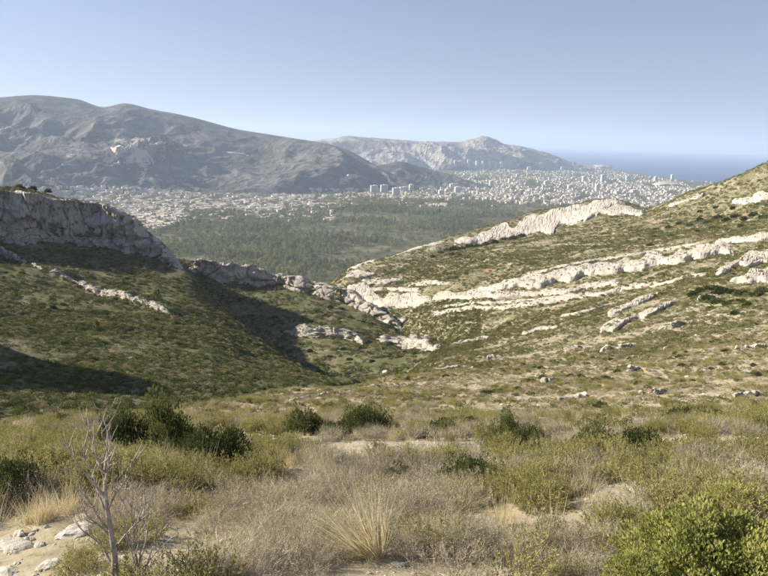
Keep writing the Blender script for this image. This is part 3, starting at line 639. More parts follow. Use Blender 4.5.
drape('red_earth_patch', [(484, 271.5), (496, 270.5)], 8, MT['earth'], RI, kind='structure')
drape('red_earth_patch', [(442, 259), (450, 257)], 6, MT['earth'], RI, kind='structure')
drape('mountain_road', [(220, 152), (232, 153), (243, 154), (250, 157)], 16, MT['road'], ['mountain'], 3, kind='structure')
drape('mountain_road', [(182, 148), (184, 145), (187, 147)], 18, MT['road'], ['mountain'], 3, kind='structure')

# rocky crest on the mountain's flank
ledge('jagged pale rock crest on the flank of the big mountain', [(112, 158, 152), (117, 162, 147), (122, 162, 140), (127, 165, 148), (131, 168, 151), (136, 170, 160), (148, 174, 169)], MT['rock'], ['mountain'], step=0.3, jag=2.0, seed=71, name='rock_crest', lean=0.5, joint=1.2, cellsz=(0.3, 0.3, 0.3), gaps=0.6, cat='rock crest')
ledge('broad rocky knoll on the flank of the big mountain', [(138, 152, 146), (146, 156, 140), (155, 157, 136), (162, 157, 141), (168, 158, 152)], MT['massif'], ['mountain'], step=0.3, jag=1.5, seed=72, name='rock_crest', lean=0.9, joint=1.2, cellsz=(0.3, 0.3, 0.3), gaps=0.5, cat='rock crest')
ledge('pale rock scar on the low end of the big mountain', [(340, 186, 182), (350, 181, 176), (360, 177, 172)], MT['rockgrey'], ['mountain', 'foothill'], step=0.5, seed=73, jag=1.5, name='rock_crest', cat='rock crest')
for k, (a, y0, b, y1) in enumerate([(55, 146, 82, 147), (60, 155, 84, 156), (78, 153, 102, 153), (62, 165, 78, 165), (0, 131, 14, 127)]):
    ledge('pale horizontal rock terrace across the big mountain', [(a, y0 + 1, y0 - .8), (b, y1 + 1, y1 - .8)], MT['rockgrey'], ['mountain'], step=0.6, seed=80 + k, name='rock_terrace', cat='rock ledge', group='rock terraces on the mountain')

build_ledges(); LSPEC.clear()
# ------------------------------------------------------------------ plants: prototypes
def rot_to(dirs):
    """random frames with z along dirs"""
    z = dirs / np.linalg.norm(dirs, axis=1)[:, None]
    r = RNG.normal(size=z.shape); x = np.cross(r, z); x /= np.linalg.norm(x, axis=1)[:, None]
    return x, np.cross(z, x), z
def leaves(P, dirs, ln, wd, bend=0.15):
    """one folded leaf (2 quads -> 4 tris as 4-vertex diamonds) per point"""
    x, y, z = rot_to(dirs); ln = np.asarray(ln)[:, None]; wd = np.asarray(wd)[:, None]
    a = P; b = P + z * ln * 0.45 + x * wd * 0.5 + y * ln * bend; c = P + z * ln; d = P + z * ln * 0.45 - x * wd * 0.5 + y * ln * bend
    V = np.stack([a, b, c, d], 1).reshape(-1, 3); i = np.arange(len(P))[:, None] * 4
    return V, i + np.arange(4)[None]
def blades(P, dirs, ln, wd, droop, seg=3):
    """curved tapering blades"""
    x, y, z = rot_to(dirs); n = len(P); rows = []
    for k in range(seg + 1):
        t = k / seg
        c = P + z * (ln * t)[:, None] + np.array([0, 0, -1.0]) * (droop * ln * t * t)[:, None] + y * (0.12 * ln * t * t)[:, None]
        w = (wd * (1 - 0.92 * t))[:, None]
        rows += [c - x * w * 0.5, c + x * w * 0.5]
    V = np.stack(rows, 1).reshape(-1, 3); m = 2 * (seg + 1); i = np.arange(n)[:, None] * m
    F = np.concatenate([i + np.array([2 * k, 2 * k + 1, 2 * k + 3, 2 * k + 2])[None] for k in range(seg)])
    return V, F
def tubes(paths, rad, sides=4):
    """paths: list of (k,3) arrays, rad: list of (k,)"""
    Vs, Fs, off = [], [], 0
    for p, r in zip(paths, rad):
        p = np.asarray(p, float); r = np.asarray(r, float); k = len(p)
        t = np.gradient(p, axis=0); t /= np.linalg.norm(t, axis=1)[:, None] + 1e-9
        ref = np.where(np.abs(t[:, 2:3]) > 0.9, np.array([[1.0, 0, 0]]), np.array([[0, 0, 1.0]]))
        x = np.cross(ref, t); x /= np.linalg.norm(x, axis=1)[:, None] + 1e-9; y = np.cross(t, x)
        a = np.arange(sides) / sides * 2 * math.pi
        V = p[:, None] + (x[:, None] * np.cos(a)[None, :, None] + y[:, None] * np.sin(a)[None, :, None]) * r[:, None, None]
        i = np.arange(k * sides).reshape(k, sides); j = np.roll(i, -1, 1)
        Fs.append(np.stack([i[:-1], j[:-1], j[1:], i[1:]], -1).reshape(-1, 4) + off); Vs.append(V.reshape(-1, 3)); off += k * sides
    return np.concatenate(Vs), np.concatenate(Fs)
def join(parts):
    Vs, Fs, off = [], [], 0
    for V, F in parts: Vs.append(V); Fs.append(F + off); off += len(V)
    return np.concatenate(Vs), np.concatenate(Fs)
def unit(v): return v / (np.linalg.norm(v, axis=-1, keepdims=True) + 1e-9)

def bush_clumps(n_clump, flat=0.7):
    d = unit(RNG.normal(size=(n_clump, 3))); d[:, 2] = np.abs(d[:, 2]) * 1.0 - 0.12
    r = RNG.uniform(0.35, 0.95, n_clump) ** 0.6
    c = d * r[:, None]; c[:, 2] = np.maximum(c[:, 2], 0.05) * flat
    return c
def make_bush(n_clump, per, ll, lw, mat, flat=0.75, cr=0.26, name='evergreen_bush'):
    """unit-radius leafy bush: leaf clumps round branch ends"""
    c = bush_clumps(n_clump, flat); P, Dr = [], []
    for k in range(n_clump):
        q = unit(RNG.normal(size=(per, 3))); rr_ = RNG.uniform(0.4, 1, (per, 1)) ** 0.5 * cr * RNG.uniform(0.7, 1.2)
        P.append(c[k] + q * rr_ * np.array([1, 1, 0.8])); Dr.append(q + unit(c[k][None]) * 0.7 + np.array([0, 0, 0.35]))
    P = np.concatenate(P); Dr = np.concatenate(Dr); ok = P[:, 2] > 0.0; P, Dr = P[ok], Dr[ok]
    n = len(P)
    V, F = leaves(P, Dr + 0.5 * RNG.normal(size=(n, 3)), ll * RNG.uniform(0.7, 1.3, n), lw * RNG.uniform(0.7, 1.3, n))
    fol = mesh_from(name + '_foliage', V, F, mat, smooth=False)
    paths, rad = [], []
    for k in range(0, n_clump, 2):
        e = c[k]; m1 = e * 0.5 + RNG.normal(size=3) * 0.05
        paths.append(np.array([[0, 0, -0.05], m1 * np.array([.6, .6, .8]), e])); rad.append(np.array([.035, .022, .008]))
    st = mesh_from(name + '_stems', *tubes(paths, rad), MT['bark'])
    return [('foliage', fol), ('stems', st)]
def make_spiky(n_stem, mat, spread=0.75, name='spiky_shrub', per=26, ll=0.085, lw=0.018):
    """unit-height shrub of upright leafy stems"""
    a = RNG.uniform(0, 2 * math.pi, n_stem); r = np.sqrt(RNG.uniform(0, 1, n_stem))
    base = np.stack([r * np.cos(a) * 0.35 * spread, r * np.sin(a) * 0.35 * spread, 0 * a], -1)
    dirn = unit(np.stack([r * np.cos(a) * 0.75 * spread, r * np.sin(a) * 0.75 * spread, 1 - 0.25 * r], -1) + RNG.normal(size=(n_stem, 3)) * 0.12)
    ln = RNG.uniform(0.55, 1.0, n_stem) * (1 - 0.25 * r)
    bl = blades(base, dirn, ln, np.full(n_stem, 0.012), np.full(n_stem, 0.02))
    P, Dr = [], []
    for k in range(n_stem):
        t = RNG.uniform(0.25, 1.0, per)
        P.append(base[k] + dirn[k] * (ln[k] * t)[:, None]); Dr.append(dirn[k] * 0.9 + unit(RNG.normal(size=(per, 3))) * 0.8)
    P = np.concatenate(P); Dr = np.concatenate(Dr); n = len(P)
    lv = leaves(P, Dr, ll * RNG.uniform(0.6, 1.2, n), lw * RNG.uniform(0.8, 1.3, n), 0.05)
    return [('foliage', mesh_from(name + '_foliage', *lv, mat, smooth=False)), ('stems', mesh_from(name + '_stems', *bl, MT['twig'], smooth=False))]
def make_twiggy(n_main, mat, name='dry_shrub', fine=9):
    """unit-height grey dry shrub of fine forking twigs"""
    a = RNG.uniform(0, 2 * math.pi, n_main); r = np.sqrt(RNG.uniform(0.02, 1, n_main))
    d0 = unit(np.stack([r * np.cos(a), r * np.sin(a), 1.05 - 0.6 * r], -1)); base = np.stack([0.2 * r * np.cos(a), 0.2 * r * np.sin(a), 0 * a], -1)
    l0 = RNG.uniform(0.5, 0.95, n_main); parts = [blades(base, d0, l0, np.full(n_main, 0.012), np.full(n_main, 0.05))]
    P, Dr = [], []
    for k in range(n_main):
        t = RNG.uniform(0.25, 0.95, fine); P.append(base[k] + d0[k] * (l0[k] * t)[:, None]); Dr.append(d0[k] + 0.75 * RNG.normal(size=(fine, 3)))
    P = np.concatenate(P); Dr = unit(np.concatenate(Dr)); n = len(P); l1 = RNG.uniform(0.10, 0.32, n)
    parts.append(blades(P, Dr, l1, np.full(n, 0.0085), np.full(n, -0.15), 2))
    P2 = P + Dr * (l1 * 0.6)[:, None]; D2 = unit(Dr + 0.8 * RNG.normal(size=Dr.shape)); n2 = len(P2)
    parts.append(blades(P2, D2, RNG.uniform(0.05, 0.16, n2), np.full(n2, 0.007), np.full(n2, -0.2), 2))
    tips = P + Dr * l1[:, None]
    lv = leaves(tips, D2 + np.array([0, 0, .6]), RNG.uniform(0.02, 0.05, n), np.full(n, 0.012), 0.1)
    return [('twigs', mesh_from(name + '_twigs', *join(parts), mat, smooth=False)), ('seed_heads', mesh_from(name + '_heads', *lv, MT['straw'], smooth=False))]
def make_tuft(n, mat, name='grass_tuft', spread=0.55, droop=0.35, wd=0.009, lean=(0.0, 0.0)):
    a = RNG.uniform(0, 2 * math.pi, n); r = np.sqrt(RNG.uniform(0, 1, n))
    base = np.stack([r * np.cos(a) * 0.12, r * np.sin(a) * 0.12, 0 * a], -1)
    d = unit(np.stack([r * np.cos(a) * spread + lean[0], r * np.sin(a) * spread + lean[1], np.ones(n)], -1) + RNG.normal(size=(n, 3)) * 0.10)
    return [('blades', mesh_from(name + '_blades', *blades(base, d, RNG.uniform(0.45, 1.05, n), wd * RNG.uniform(0.6, 1.2, n), droop * RNG.uniform(0.2, 1.3, n), 4), mat, smooth=False))]
def make_scrub(n, mat, name='scrub', ll=0.42, flat=0.75):
    """coarse far bush, unit radius"""
    d = unit(RNG.normal(size=(n, 3))); d[:, 2] = np.abs(d[:, 2]); P = d * (RNG.uniform(0.35, 0.9, (n, 1)) ** 0.5) * np.array([1, 1, flat])
    P *= (1 + 0.25 * fbm(d * 1.8, int(RNG.integers(1000)), 2))[:, None]
    V, F = leaves(P, d + 0.6 * RNG.normal(size=d.shape) + np.array([0, 0, 0.3]), ll * RNG.uniform(0.6, 1.2, n), ll * 0.7 * RNG.uniform(0.6, 1.2, n), 0.2)
    return mesh_from(name, V, F, mat, smooth=False)
def make_pine(n, mat, name='pine', tall=1.0):
    """coarse conifer crown, unit height"""
    h = RNG.uniform(0.18, 1.0, n); a = RNG.uniform(0, 2 * math.pi, n)
    r = (0.34 * np.sqrt(np.clip(1.02 - h, 0, 1)) * RNG.uniform(0.5, 1.1, n)) * np.clip((h - 0.1) / 0.25, 0.2, 1) / tall
    P = np.stack([r * np.cos(a), r * np.sin(a), h], -1); d = np.stack([np.cos(a), np.sin(a), 0 * a + 0.35], -1)
    lf = leaves(P, d + 0.5 * RNG.normal(size=P.shape), 0.17 * RNG.uniform(0.6, 1.2, n), 0.13 * RNG.uniform(0.6, 1.2, n), 0.15)
    return lf, tubes([np.array([[0, 0, -0.1], [0.01, 0, 0.4], [0, 0.01, 0.9]])], [np.array([.03, .022, .006])])

def scatter(name, me, pos, scl, rz, label_kind='stuff', tilt=0.12):
    """one 'stuff' object: instances of ME at many points (geometry nodes)"""
    proto = bpy.data.objects.new(name + '_source', me)
    pts = bpy.data.meshes.new(name); n = len(pos)
    pts.vertices.add(n); pts.vertices.foreach_set('co', np.asarray(pos, np.float32).ravel())
    s = np.asarray(scl, np.float32); s = np.repeat(s[:, None], 3, 1) if s.ndim == 1 else s
    a1 = pts.attributes.new('scl', 'FLOAT_VECTOR', 'POINT'); a1.data.foreach_set('vector', s.ravel())
    rv = np.stack([RNG.normal(size=n) * tilt, RNG.normal(size=n) * tilt, rz], -1).astype(np.float32)
    a2 = pts.attributes.new('rotv', 'FLOAT_VECTOR', 'POINT'); a2.data.foreach_set('vector', rv.ravel())
    o = link(name, pts, kind='stuff')
    ng = bpy.data.node_groups.new(name + '_nodes', 'GeometryNodeTree')
    ng.interface.new_socket('Geometry', in_out='INPUT', socket_type='NodeSocketGeometry'); ng.interface.new_socket('Geometry', in_out='OUTPUT', socket_type='NodeSocketGeometry')
    gi, go = ng.nodes.new('NodeGroupInput'), ng.nodes.new('NodeGroupOutput')
    ip = ng.nodes.new('GeometryNodeInstanceOnPoints'); oi = ng.nodes.new('GeometryNodeObjectInfo'); oi.inputs['Object'].default_value = proto; oi.inputs['As Instance'].default_value = True
    s1 = ng.nodes.new('GeometryNodeInputNamedAttribute'); s1.data_type = 'FLOAT_VECTOR'; s1.inputs[0].default_value = 'scl'
    s2 = ng.nodes.new('GeometryNodeInputNamedAttribute'); s2.data_type = 'FLOAT_VECTOR'; s2.inputs[0].default_value = 'rotv'
    e2r = ng.nodes.new('FunctionNodeEulerToRotation')
    Lk = ng.links.new
    Lk(gi.outputs[0], ip.inputs['Points']); Lk(oi.outputs['Geometry'], ip.inputs['Instance'])
    Lk(s1.outputs['Attribute'], ip.inputs['Scale']); Lk(s2.outputs['Attribute'], e2r.inputs[0]); Lk(e2r.outputs[0], ip.inputs['Rotation'])
    Lk(ip.outputs[0], go.inputs[0])
    md = o.modifiers.new('scatter', 'NODES'); md.node_group = ng
    return o
def project(P):
    d = P - EYE; zc = d @ _f
    return 384 + F_PX * (d @ _r) / zc, 288 - F_PX * (d @ _u) / zc
def sample_sheet(name, n, dmin, dmax, dens=None):
    """random points on a sheet, uniform per area (times dens)"""
    G = GRIDS[name]; A, B, D_, E = G[:-1, :-1], G[:-1, 1:], G[1:, 1:], G[1:, :-1]
    cr = np.linalg.norm(np.cross(B - A, E - A), axis=-1); ctr = (A + D_) / 2
    dist = np.hypot(ctr[..., 0], ctr[..., 1]); w = cr * ((dist > dmin) & (dist < dmax))
    px, py = project(ctr); zc = (ctr - EYE) @ _f
    w = w * (zc > 0) * (px > -60) * (px < 830) * (py > 60) * (py < 640)
    if dens is not None: w = w * dens(ctr)
    w = w.ravel(); k = RNG.choice(len(w), n, p=w / w.sum()); u, v = RNG.random((2, n, 1))
    f = lambda T: T.reshape(-1, 3)[k]
    return (f(A) * (1 - u) + f(B) * u) * (1 - v) + (f(E) * (1 - u) + f(D_) * u) * v

# ------------------------------------------------------------------ scrub on the hillsides (uncountable)
def patchy(scale, seed, lo=-0.25, hi=0.35):
    return lambda P: np.clip((fbm(np.stack([P[..., 0], P[..., 1], 0 * P[..., 0]], -1) / scale, seed, 3) - lo) / (hi - lo), 0.08, 1)
for k, (sh_, n, d0, d1, r0, r1, mts, sd, nl, ll) in enumerate([
        ('hillside', 27000, 105, 260, 0.2, 0.7, ('garrigue', 'garrigue', 'brush'), 1, 160, 0.24), ('hillside', 48000, 220, 520, 0.25, 1.1, ('garrigue', 'garrigue', 'brush'), 2, 110, 0.32), ('hillside', 36000, 420, 900, 0.5, 1.7, ('garrigue', 'garrigue', 'brush'), 3, 90, 0.36),
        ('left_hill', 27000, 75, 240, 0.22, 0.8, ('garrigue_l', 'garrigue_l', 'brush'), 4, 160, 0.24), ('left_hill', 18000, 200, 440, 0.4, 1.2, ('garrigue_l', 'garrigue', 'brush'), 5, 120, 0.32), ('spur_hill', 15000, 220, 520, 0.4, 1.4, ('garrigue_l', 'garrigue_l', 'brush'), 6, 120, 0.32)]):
    P = sample_sheet(sh_, n, d0, d1, patchy(14, 500 + sd, -0.9, 0.3)); h = n // 3
    s = r0 + (r1 - r0) * RNG.random(n) ** 2.4
    for q in range(3):
        me = make_scrub(nl, MT[mts[q]], 'scrub', ll=ll)
        sel = slice(q * h, (q + 1) * h)
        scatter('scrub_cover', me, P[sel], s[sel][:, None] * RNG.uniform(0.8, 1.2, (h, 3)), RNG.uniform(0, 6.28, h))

knoll = lambda P: (lambda a, b: ((a > 385) & (a < 480) & (b > 300) & (b < 362)) + 0.001)(*project(P))
P = sample_sheet('hillside', 4000, 200, 460, knoll)
scatter('scrub_cover', make_scrub(120, MT['garrigue'], 'scrub', ll=0.32), P, 0.3 + 0.8 * RNG.random(4000) ** 2, RNG.uniform(0, 6.28, 4000))
# forest on the plain
tree_protos = []
for k in range(3):
    (lf, tb) = make_pine(110, MT['pine'], tall=1.0 + 0.15 * k)
    tree_protos.append(mesh_from('pine_tree', *join([lf, tb]), MT['pine'], smooth=False))
def forest_w(P):
    px, py = project(P); D = np.hypot(P[..., 0], P[..., 1])
    f = fbm(np.stack([P[..., 0], P[..., 1], 0 * D], -1) / 260, 77, 3)
    base = np.clip(0.6 + 1.5 * f, 0.10, 1)
    lim = np.interp(px, [0, 120, 160, 200, 330, 345, 480, 540, 600], [238, 236, 224, 213, 210, 200, 200, 212, 215])
    lim = lim + 7 * fbm(np.stack([P[..., 0], P[..., 1], 0 * D], -1) / 330, 78, 3)
    return base * np.clip((py - lim) / 7 + 0.5, 0.06, 1)
nT = 24000
P = sample_sheet('plain', nT, 1200, 5200, forest_w)
for k in range(3):
    sel = slice(k * nT // 3, (k + 1) * nT // 3); m_ = len(P[sel])
    hh = 6 + 12 * RNG.random(m_) ** 1.5
    scatter('pine_forest', tree_protos[k], P[sel], np.stack([hh * RNG.uniform(0.9, 1.5, m_)] * 2 + [hh], -1), RNG.uniform(0, 6.28, m_), tilt=0.03)
# scrub on the ledges' tops and at their feet
tp, ts = [], []
for T, ft, hm in TOPS:
    if math.hypot(ft[0][0], ft[0][1]) > 1500 or hm < 1.2: continue
    k = max(6, len(ft) // 3)
    a = T[RNG.integers(0, len(T), k)]; b = ft[RNG.integers(0, len(ft), k)]
    tp += [a, b]; ts += [np.minimum(hm * 0.3, RNG.uniform(0.2, 0.8, k)), np.minimum(hm * 0.4, RNG.uniform(0.3, 0.9, k))]
for T in SLABV:
    k = max(4, len(T) // 45); tp.append(T[RNG.integers(0, len(T), k)]); ts.append(RNG.uniform(0.2, 0.75, k))
tp = np.concatenate(tp); ts = np.concatenate(ts)
scatter('ledge_scrub', make_scrub(110, MT['garrigue'], 'scrub', ll=0.34), tp, ts, RNG.uniform(0, 6.28, len(tp)))

# ------------------------------------------------------------------ plants that stand out on the hills
def thing(name, label, cat, loc, rz=0.0, scl=(1, 1, 1), group=None, parts=(), tilt=(0, 0)):
    o = bpy.data.objects.new(name, None); C.objects.link(o)
    o.empty_display_size = 0.1
    o.location = loc; o.rotation_euler = (tilt[0], tilt[1], rz); o.scale = scl
    o['label'] = label; o['category'] = cat
    if group: o['group'] = group
    for pn, me in parts:
        c_ = link(pn, me, o)
        if pn == 'window_bands': c_['kind'] = 'stuff'
    return o
def ground(px, py, on=None):
    h = hit(px, py, on); p = np.array(h[0]); return p, math.hypot(p[0], p[1])
mid_bush = [make_bush(26, 40, 0.20, 0.13, MT['leaf_dark'], name='hill_bush', cr=0.34) for _ in range(3)]
def hill_bushes(spots, label, group, name='hill_bush', cat='bush'):
    for k, (a, b, w) in enumerate(spots):
        p, D = ground(a, b); r = w * D / F_PX / 2
        thing(name, label, cat, p - [0, 0, 0.15 * r], RNG.uniform(0, 6.28), (r, r, r * RNG.uniform(0.9, 1.3)), group, mid_bush[k % 3])
hill_bushes([(x, y, w) for x, y, w in [(693, 296, 11), (702, 292, 13), (712, 290, 14), (722, 293, 16), (733, 293, 15), (744, 295, 15), (706, 300, 12), (718, 303, 15), (729, 305, 13), (741, 303, 12), (757, 296, 12), (764, 292, 13), (748, 306, 10), (735, 314, 9), (712, 309, 10)]],
            'dark green bush in the thicket below the cream rock slabs', 'thicket below the cream slabs')
hill_bushes([(x, y, w) for x, y, w in [(448, 251, 9), (455, 249, 10), (462, 250, 10), (470, 248, 11), (478, 247, 9), (486, 245, 8), (495, 243, 8), (505, 240, 8), (513, 239, 9), (522, 237, 8), (441, 253, 7), (452, 255, 7), (433, 257, 6), (460, 256, 7)]],
            'dark bush in the row along the foot of the great slab', 'row of bushes below the great slab')
hill_bushes([(x, y, w) for x, y, w in [(668, 228, 6), (680, 224, 7), (690, 226, 7), (700, 221, 8), (709, 223, 8), (718, 219, 9), (727, 221, 8), (736, 217, 9), (745, 220, 9), (753, 216, 9), (762, 218, 8), (672, 236, 6), (655, 238, 6), (640, 240, 5), (650, 246, 7), (697, 232, 6), (713, 229, 7), (742, 227, 7), (733, 209, 6), (716, 208, 5), (700, 212, 5)]],
            'dark round bush scattered over the upper right hill', 'bushes on the upper right hill')
hill_bushes([(x, y, w) for x, y, w in [(53, 308, 7), (104, 312, 8), (82, 325, 7), (131, 331, 8), (160, 338, 7), (64, 345, 8), (30, 330, 7), (115, 300, 6), (178, 345, 8), (92, 360, 9), (145, 362, 9), (205, 360, 8), (228, 375, 9), (40, 368, 8), (182, 382, 10), (125, 385, 10), (253, 378, 8), (262, 390, 8)]],
            'dark bush standing out on the lower left hill slope', 'bushes on the left hill slope')
hill_bushes([(x, y, w) for x, y, w in [(226, 322, 6), (250, 316, 7), (275, 318, 7), (330, 308, 8), (341, 309, 7), (363, 322, 5), (310, 352, 7), (330, 357, 7), (350, 360, 7), (372, 362, 7), (296, 372, 8), (320, 372, 7), (268, 352, 6), (300, 345, 7), (344, 350, 7), (390, 356, 6), (405, 353, 6), (350, 318, 6), (240, 300, 6)]],
            'dark bush growing on the shadowed spur', 'bushes on the spur')
p_leaf, p_trunk = make_pine(260, MT['pine'])
pine_parts = [('crown', mesh_from('pine_crown', *p_leaf, MT['pine'], smooth=False)), ('trunk', mesh_from('pine_trunk', *p_trunk, MT['bark']))]
top_parts = [('crown', mid_bush[0][0][1]), ('trunk', mesh_from('small_trunk', *tubes([np.array([[0, 0, -.6], [0.03, 0, .2], [0, 0, .6]])], [np.array([.07, .05, .02])]), MT['bark']))]
for k, (a, b, w, lb) in enumerate([(20, 190, 9, 'round bushy tree on the cliff top, largest of three'), (33, 191, 8, 'round bushy tree on the cliff top, middle of three'), (48, 193, 7, 'round bushy tree on the cliff top, smallest of three')]):
    h = None
    for q in range(20):
        h = hit(a, b + q, LE)
        if h and math.hypot(h[0][0], h[0][1]) > 380: break
    p = at(np.array(float(a)), np.array(b + 1.0), 425.0); r = w * 425 / F_PX / 2
    thing('cliff_tree', lb, 'tree', p + [0, 0, 0.4 * r], k, (r, r, r * 1.1), None, top_parts)
for k, (a, b, hh, lb) in enumerate([(339, 302, 14, 'slim young pine on the crest of the spur'), (364, 322, 9, 'small pine alone below the spur cliff'), (157, 300, 11, 'small pale pine below the long cliff'), (52, 308, 13, 'small bright pine on the left hill slope'), (96, 330, 10, 'squat small pine low on the left hill')]):
    p, D = ground(a, b); s_ = hh * D / F_PX
    thing('young_pine', lb, 'pine tree', p - [0, 0, 0.1], k, (s_, s_, s_), None, pine_parts)

# boulders
def make_boulder(seed):
    import bmesh
    bm = bmesh.new(); bmesh.ops.create_icosphere(bm, subdivisions=3, radius=1)
    V = np.array([v.co for v in bm.verts]); F = np.array([[v.index for v in f.verts] for f in bm.faces]); bm.free()
    c, b = cells(V * 1.1 + seed * 3.1, seed)
    V = V * (1 + 0.18 * c + 0.22 * fbm(V * 1.3 + seed, 600 + seed, 3) - 0.08 * np.clip(1 - b / 0.15, 0, 1))[:, None] * np.array([1, 0.8, 0.6])
    return mesh_from('boulder', V, F, MT['stone'], smooth=False)
boulders = [make_boulder(k) for k in range(5)]
for k, (a, b, w, lb) in enumerate([(403, 322, 8, 'pale boulder at the end of the spur crest'), (428, 338, 8, 'pale boulder beside the tip of the spur'), (386, 374, 10, 'white boulder in the gully at the foot of the spur')]):
    p, D = ground(a, b); r = w * D / F_PX / 2
    o = link('boulder', boulders[k], label=lb, category='boulder'); o.location = p; o.scale = (r, r, r * 1.4)

# loose pale stones and pebbles
P = sample_sheet('hillside', 4000, 45, 620, patchy(20, 840, -0.2, 0.5))
scatter('loose_stones', boulders[2], P, 0.08 + 0.42 * RNG.random(4000) ** 3, RNG.uniform(0, 6.28, 4000))
P = sample_sheet('hillside', 6000, 3.2, 16)
scatter('pebbles', boulders[3], P, 0.006 + 0.028 * RNG.random(6000) ** 3, RNG.uniform(0, 6.28, 6000))
# ------------------------------------------------------------------ town and city
def box(cx_, cy_, z0, w, d, h, a):
    c, s_ = math.cos(a), math.sin(a)
    q = np.array([[-1, -1], [1, -1], [1, 1], [-1, 1]]) * [w / 2, d / 2]
    xy = np.stack([q[:, 0] * c - q[:, 1] * s_ + cx_, q[:, 0] * s_ + q[:, 1] * c + cy_], -1)
    V = np.concatenate([np.c_[xy, np.full(4, z0)], np.c_[xy, np.full(4, z0 + h)]])
    F = np.array([[0, 1, 5, 4], [1, 2, 6, 5], [2, 3, 7, 6], [3, 0, 4, 7], [4, 5, 6, 7]])
    return V, F
def gable(w, d, h, r):
    """house walls and a pitched roof with eaves, unit origin"""
    wl_ = box(0, 0, -4, w, d, h + 4, 0)
    e = 0.06
    V = np.array([[-w / 2 - e, -d / 2 - e, h], [w / 2 + e, -d / 2 - e, h], [w / 2 + e, d / 2 + e, h], [-w / 2 - e, d / 2 + e, h], [-w / 2 - e, 0, h + r], [w / 2 + e, 0, h + r]])
    F = np.array([[0, 1, 5, 4], [2, 3, 4, 5], [0, 4, 3, 3], [1, 2, 5, 5]])
    return wl_, (V, F)
def tri(F):
    out = []
    for f in F:
        out.append([f[0], f[1], f[2]])
        if f[3] != f[2]: out.append([f[0], f[2], f[3]])
    return np.array(out)
PL = ['plain', 'mountain', 'foothill', 'coastal_massif']
house_protos = []
for w, d, h, r in [(14, 10, 6, 2.2), (18, 10, 5, 2.4), (12, 11, 7, 2), (22, 12, 8, 2.5)]:
    wl_, rf = gable(w, d, h, r)
    house_protos.append([('walls', mesh_from('house_walls', *wl_, MT['wall'], smooth=False)), ('roof', mesh_from('house_roof', rf[0], tri(rf[1]), MT['roof'], smooth=False))])
def in_zone(px, py):
    """building density over the picture's built-up areas"""
    d = 0.0
    top = np.interp(px, [0, 40, 80, 120, 165, 200, 340], [189, 188, 187, 186, 190, 194, 195]); bot = np.interp(px, [0, 100, 150, 175, 200, 260, 345], [200, 214, 232, 226, 212, 213, 209])
    if -20 < px < 345 and top < py < bot:
        d = 0.30 if 192 < py < 211 else 0.14
        if px < 190 and py > 205: d = 0.35
    if 345 <= px < 500 and 199 <= py < 207: d = 0.10
    if 150 < px < 345 and 211 < py < 222: d = max(d, 0.05)
    if 345 <= px < 470 and 186 < py < 199: d = 0.4
    if 310 < px < 350 and 180 < py < 193: d = 0.2
    t2 = np.interp(px, [430, 470, 520, 560, 600, 640, 680, 720], [180, 170, 168, 168, 168.5, 176, 181, 184]); b2 = np.interp(px, [430, 470, 500, 540, 600, 640, 720], [196, 198, 203, 206, 205, 209, 200])
    if px >= 440 and t2 < py < b2: d = 1.0
    return d
cands = []
rr_ = random.Random(3)
while len(cands) < 12000:
    a, b = rr_.uniform(-20, 730), rr_.uniform(166, 233)
    if rr_.random() > in_zone(a, b): continue
    # streets and green gaps
    if fbm(np.array([a / 9, b / 2.6, 0.5]), 700, 2) < -0.28: continue
    h = hit(a, b, PL)
    if h is None or h[2] == 'coastal_massif' and b > 169: continue
    if h[2] == 'foothill' and a > 425 or h[2] == 'mountain' and a > 200 and b < 189: continue
    cands.append((np.array(h[0]), a, b, h[1]))
cands.sort(key=lambda c: c[3])
nh = 0; rest, rest_roof, rest_big = [], [], []
for p, a, b, D in cands:
    city = a > 440
    if not city and nh < 290 and rr_.random() < 0.75:
        pr = house_protos[nh % 4]; s_ = rr_.uniform(0.9, 1.5)
        ind = 196 < b < 210 and 190 < a < 345
        thing('house', ('squarish ', 'long ', 'tall narrow ', 'big ')[nh % 4] + ('pale house on the rising ground below the rocky mountain crest' if b < 192 else 'pale low building in the dense white band by the forest' if ind else 'pale house scattered at the edge of the pine forest' if b > 205 else 'pale house in the town between mountain foot and forest'), 'house', p, rr_.uniform(-0.5, 0.5), (s_ * (1.6 if ind else 1), s_ * 1.1, s_), 'houses of the town on the plain', pr)
        nh += 1; continue
    az_ = rr_.choice([0.2, 0.2, -0.4, 0.7]) + rr_.uniform(-0.1, 0.1)
    if city:
        w, d, h = rr_.uniform(9, 26), rr_.uniform(9, 16), rr_.choice([4, 5, 6, 6, 7, 8, 10, 12, 15, 20])
        if rr_.random() < 0.25: w *= 1.8; h *= 0.8
    else:
        w, d, h = rr_.uniform(10, 26), rr_.uniform(9, 14), rr_.uniform(5, 10)
        if 197 < b < 210 and a > 185: w, d, h = rr_.uniform(14, 36), rr_.uniform(11, 18), rr_.uniform(5, 9)
    rest.append(box(p[0], p[1], p[2] - 4, w, d, h + 4, az_))
    rest_roof.append(box(p[0], p[1], p[2] + h, w * 0.9, d * 0.9, 0.6, az_))
o = link('distant_buildings', mesh_from('distant_buildings', *join(rest), MT['wall'], smooth=False), kind='stuff')
o = link('distant_flat_roofs', mesh_from('distant_flat_roofs', *join(rest_roof), MT['roof'], smooth=False), kind='stuff')

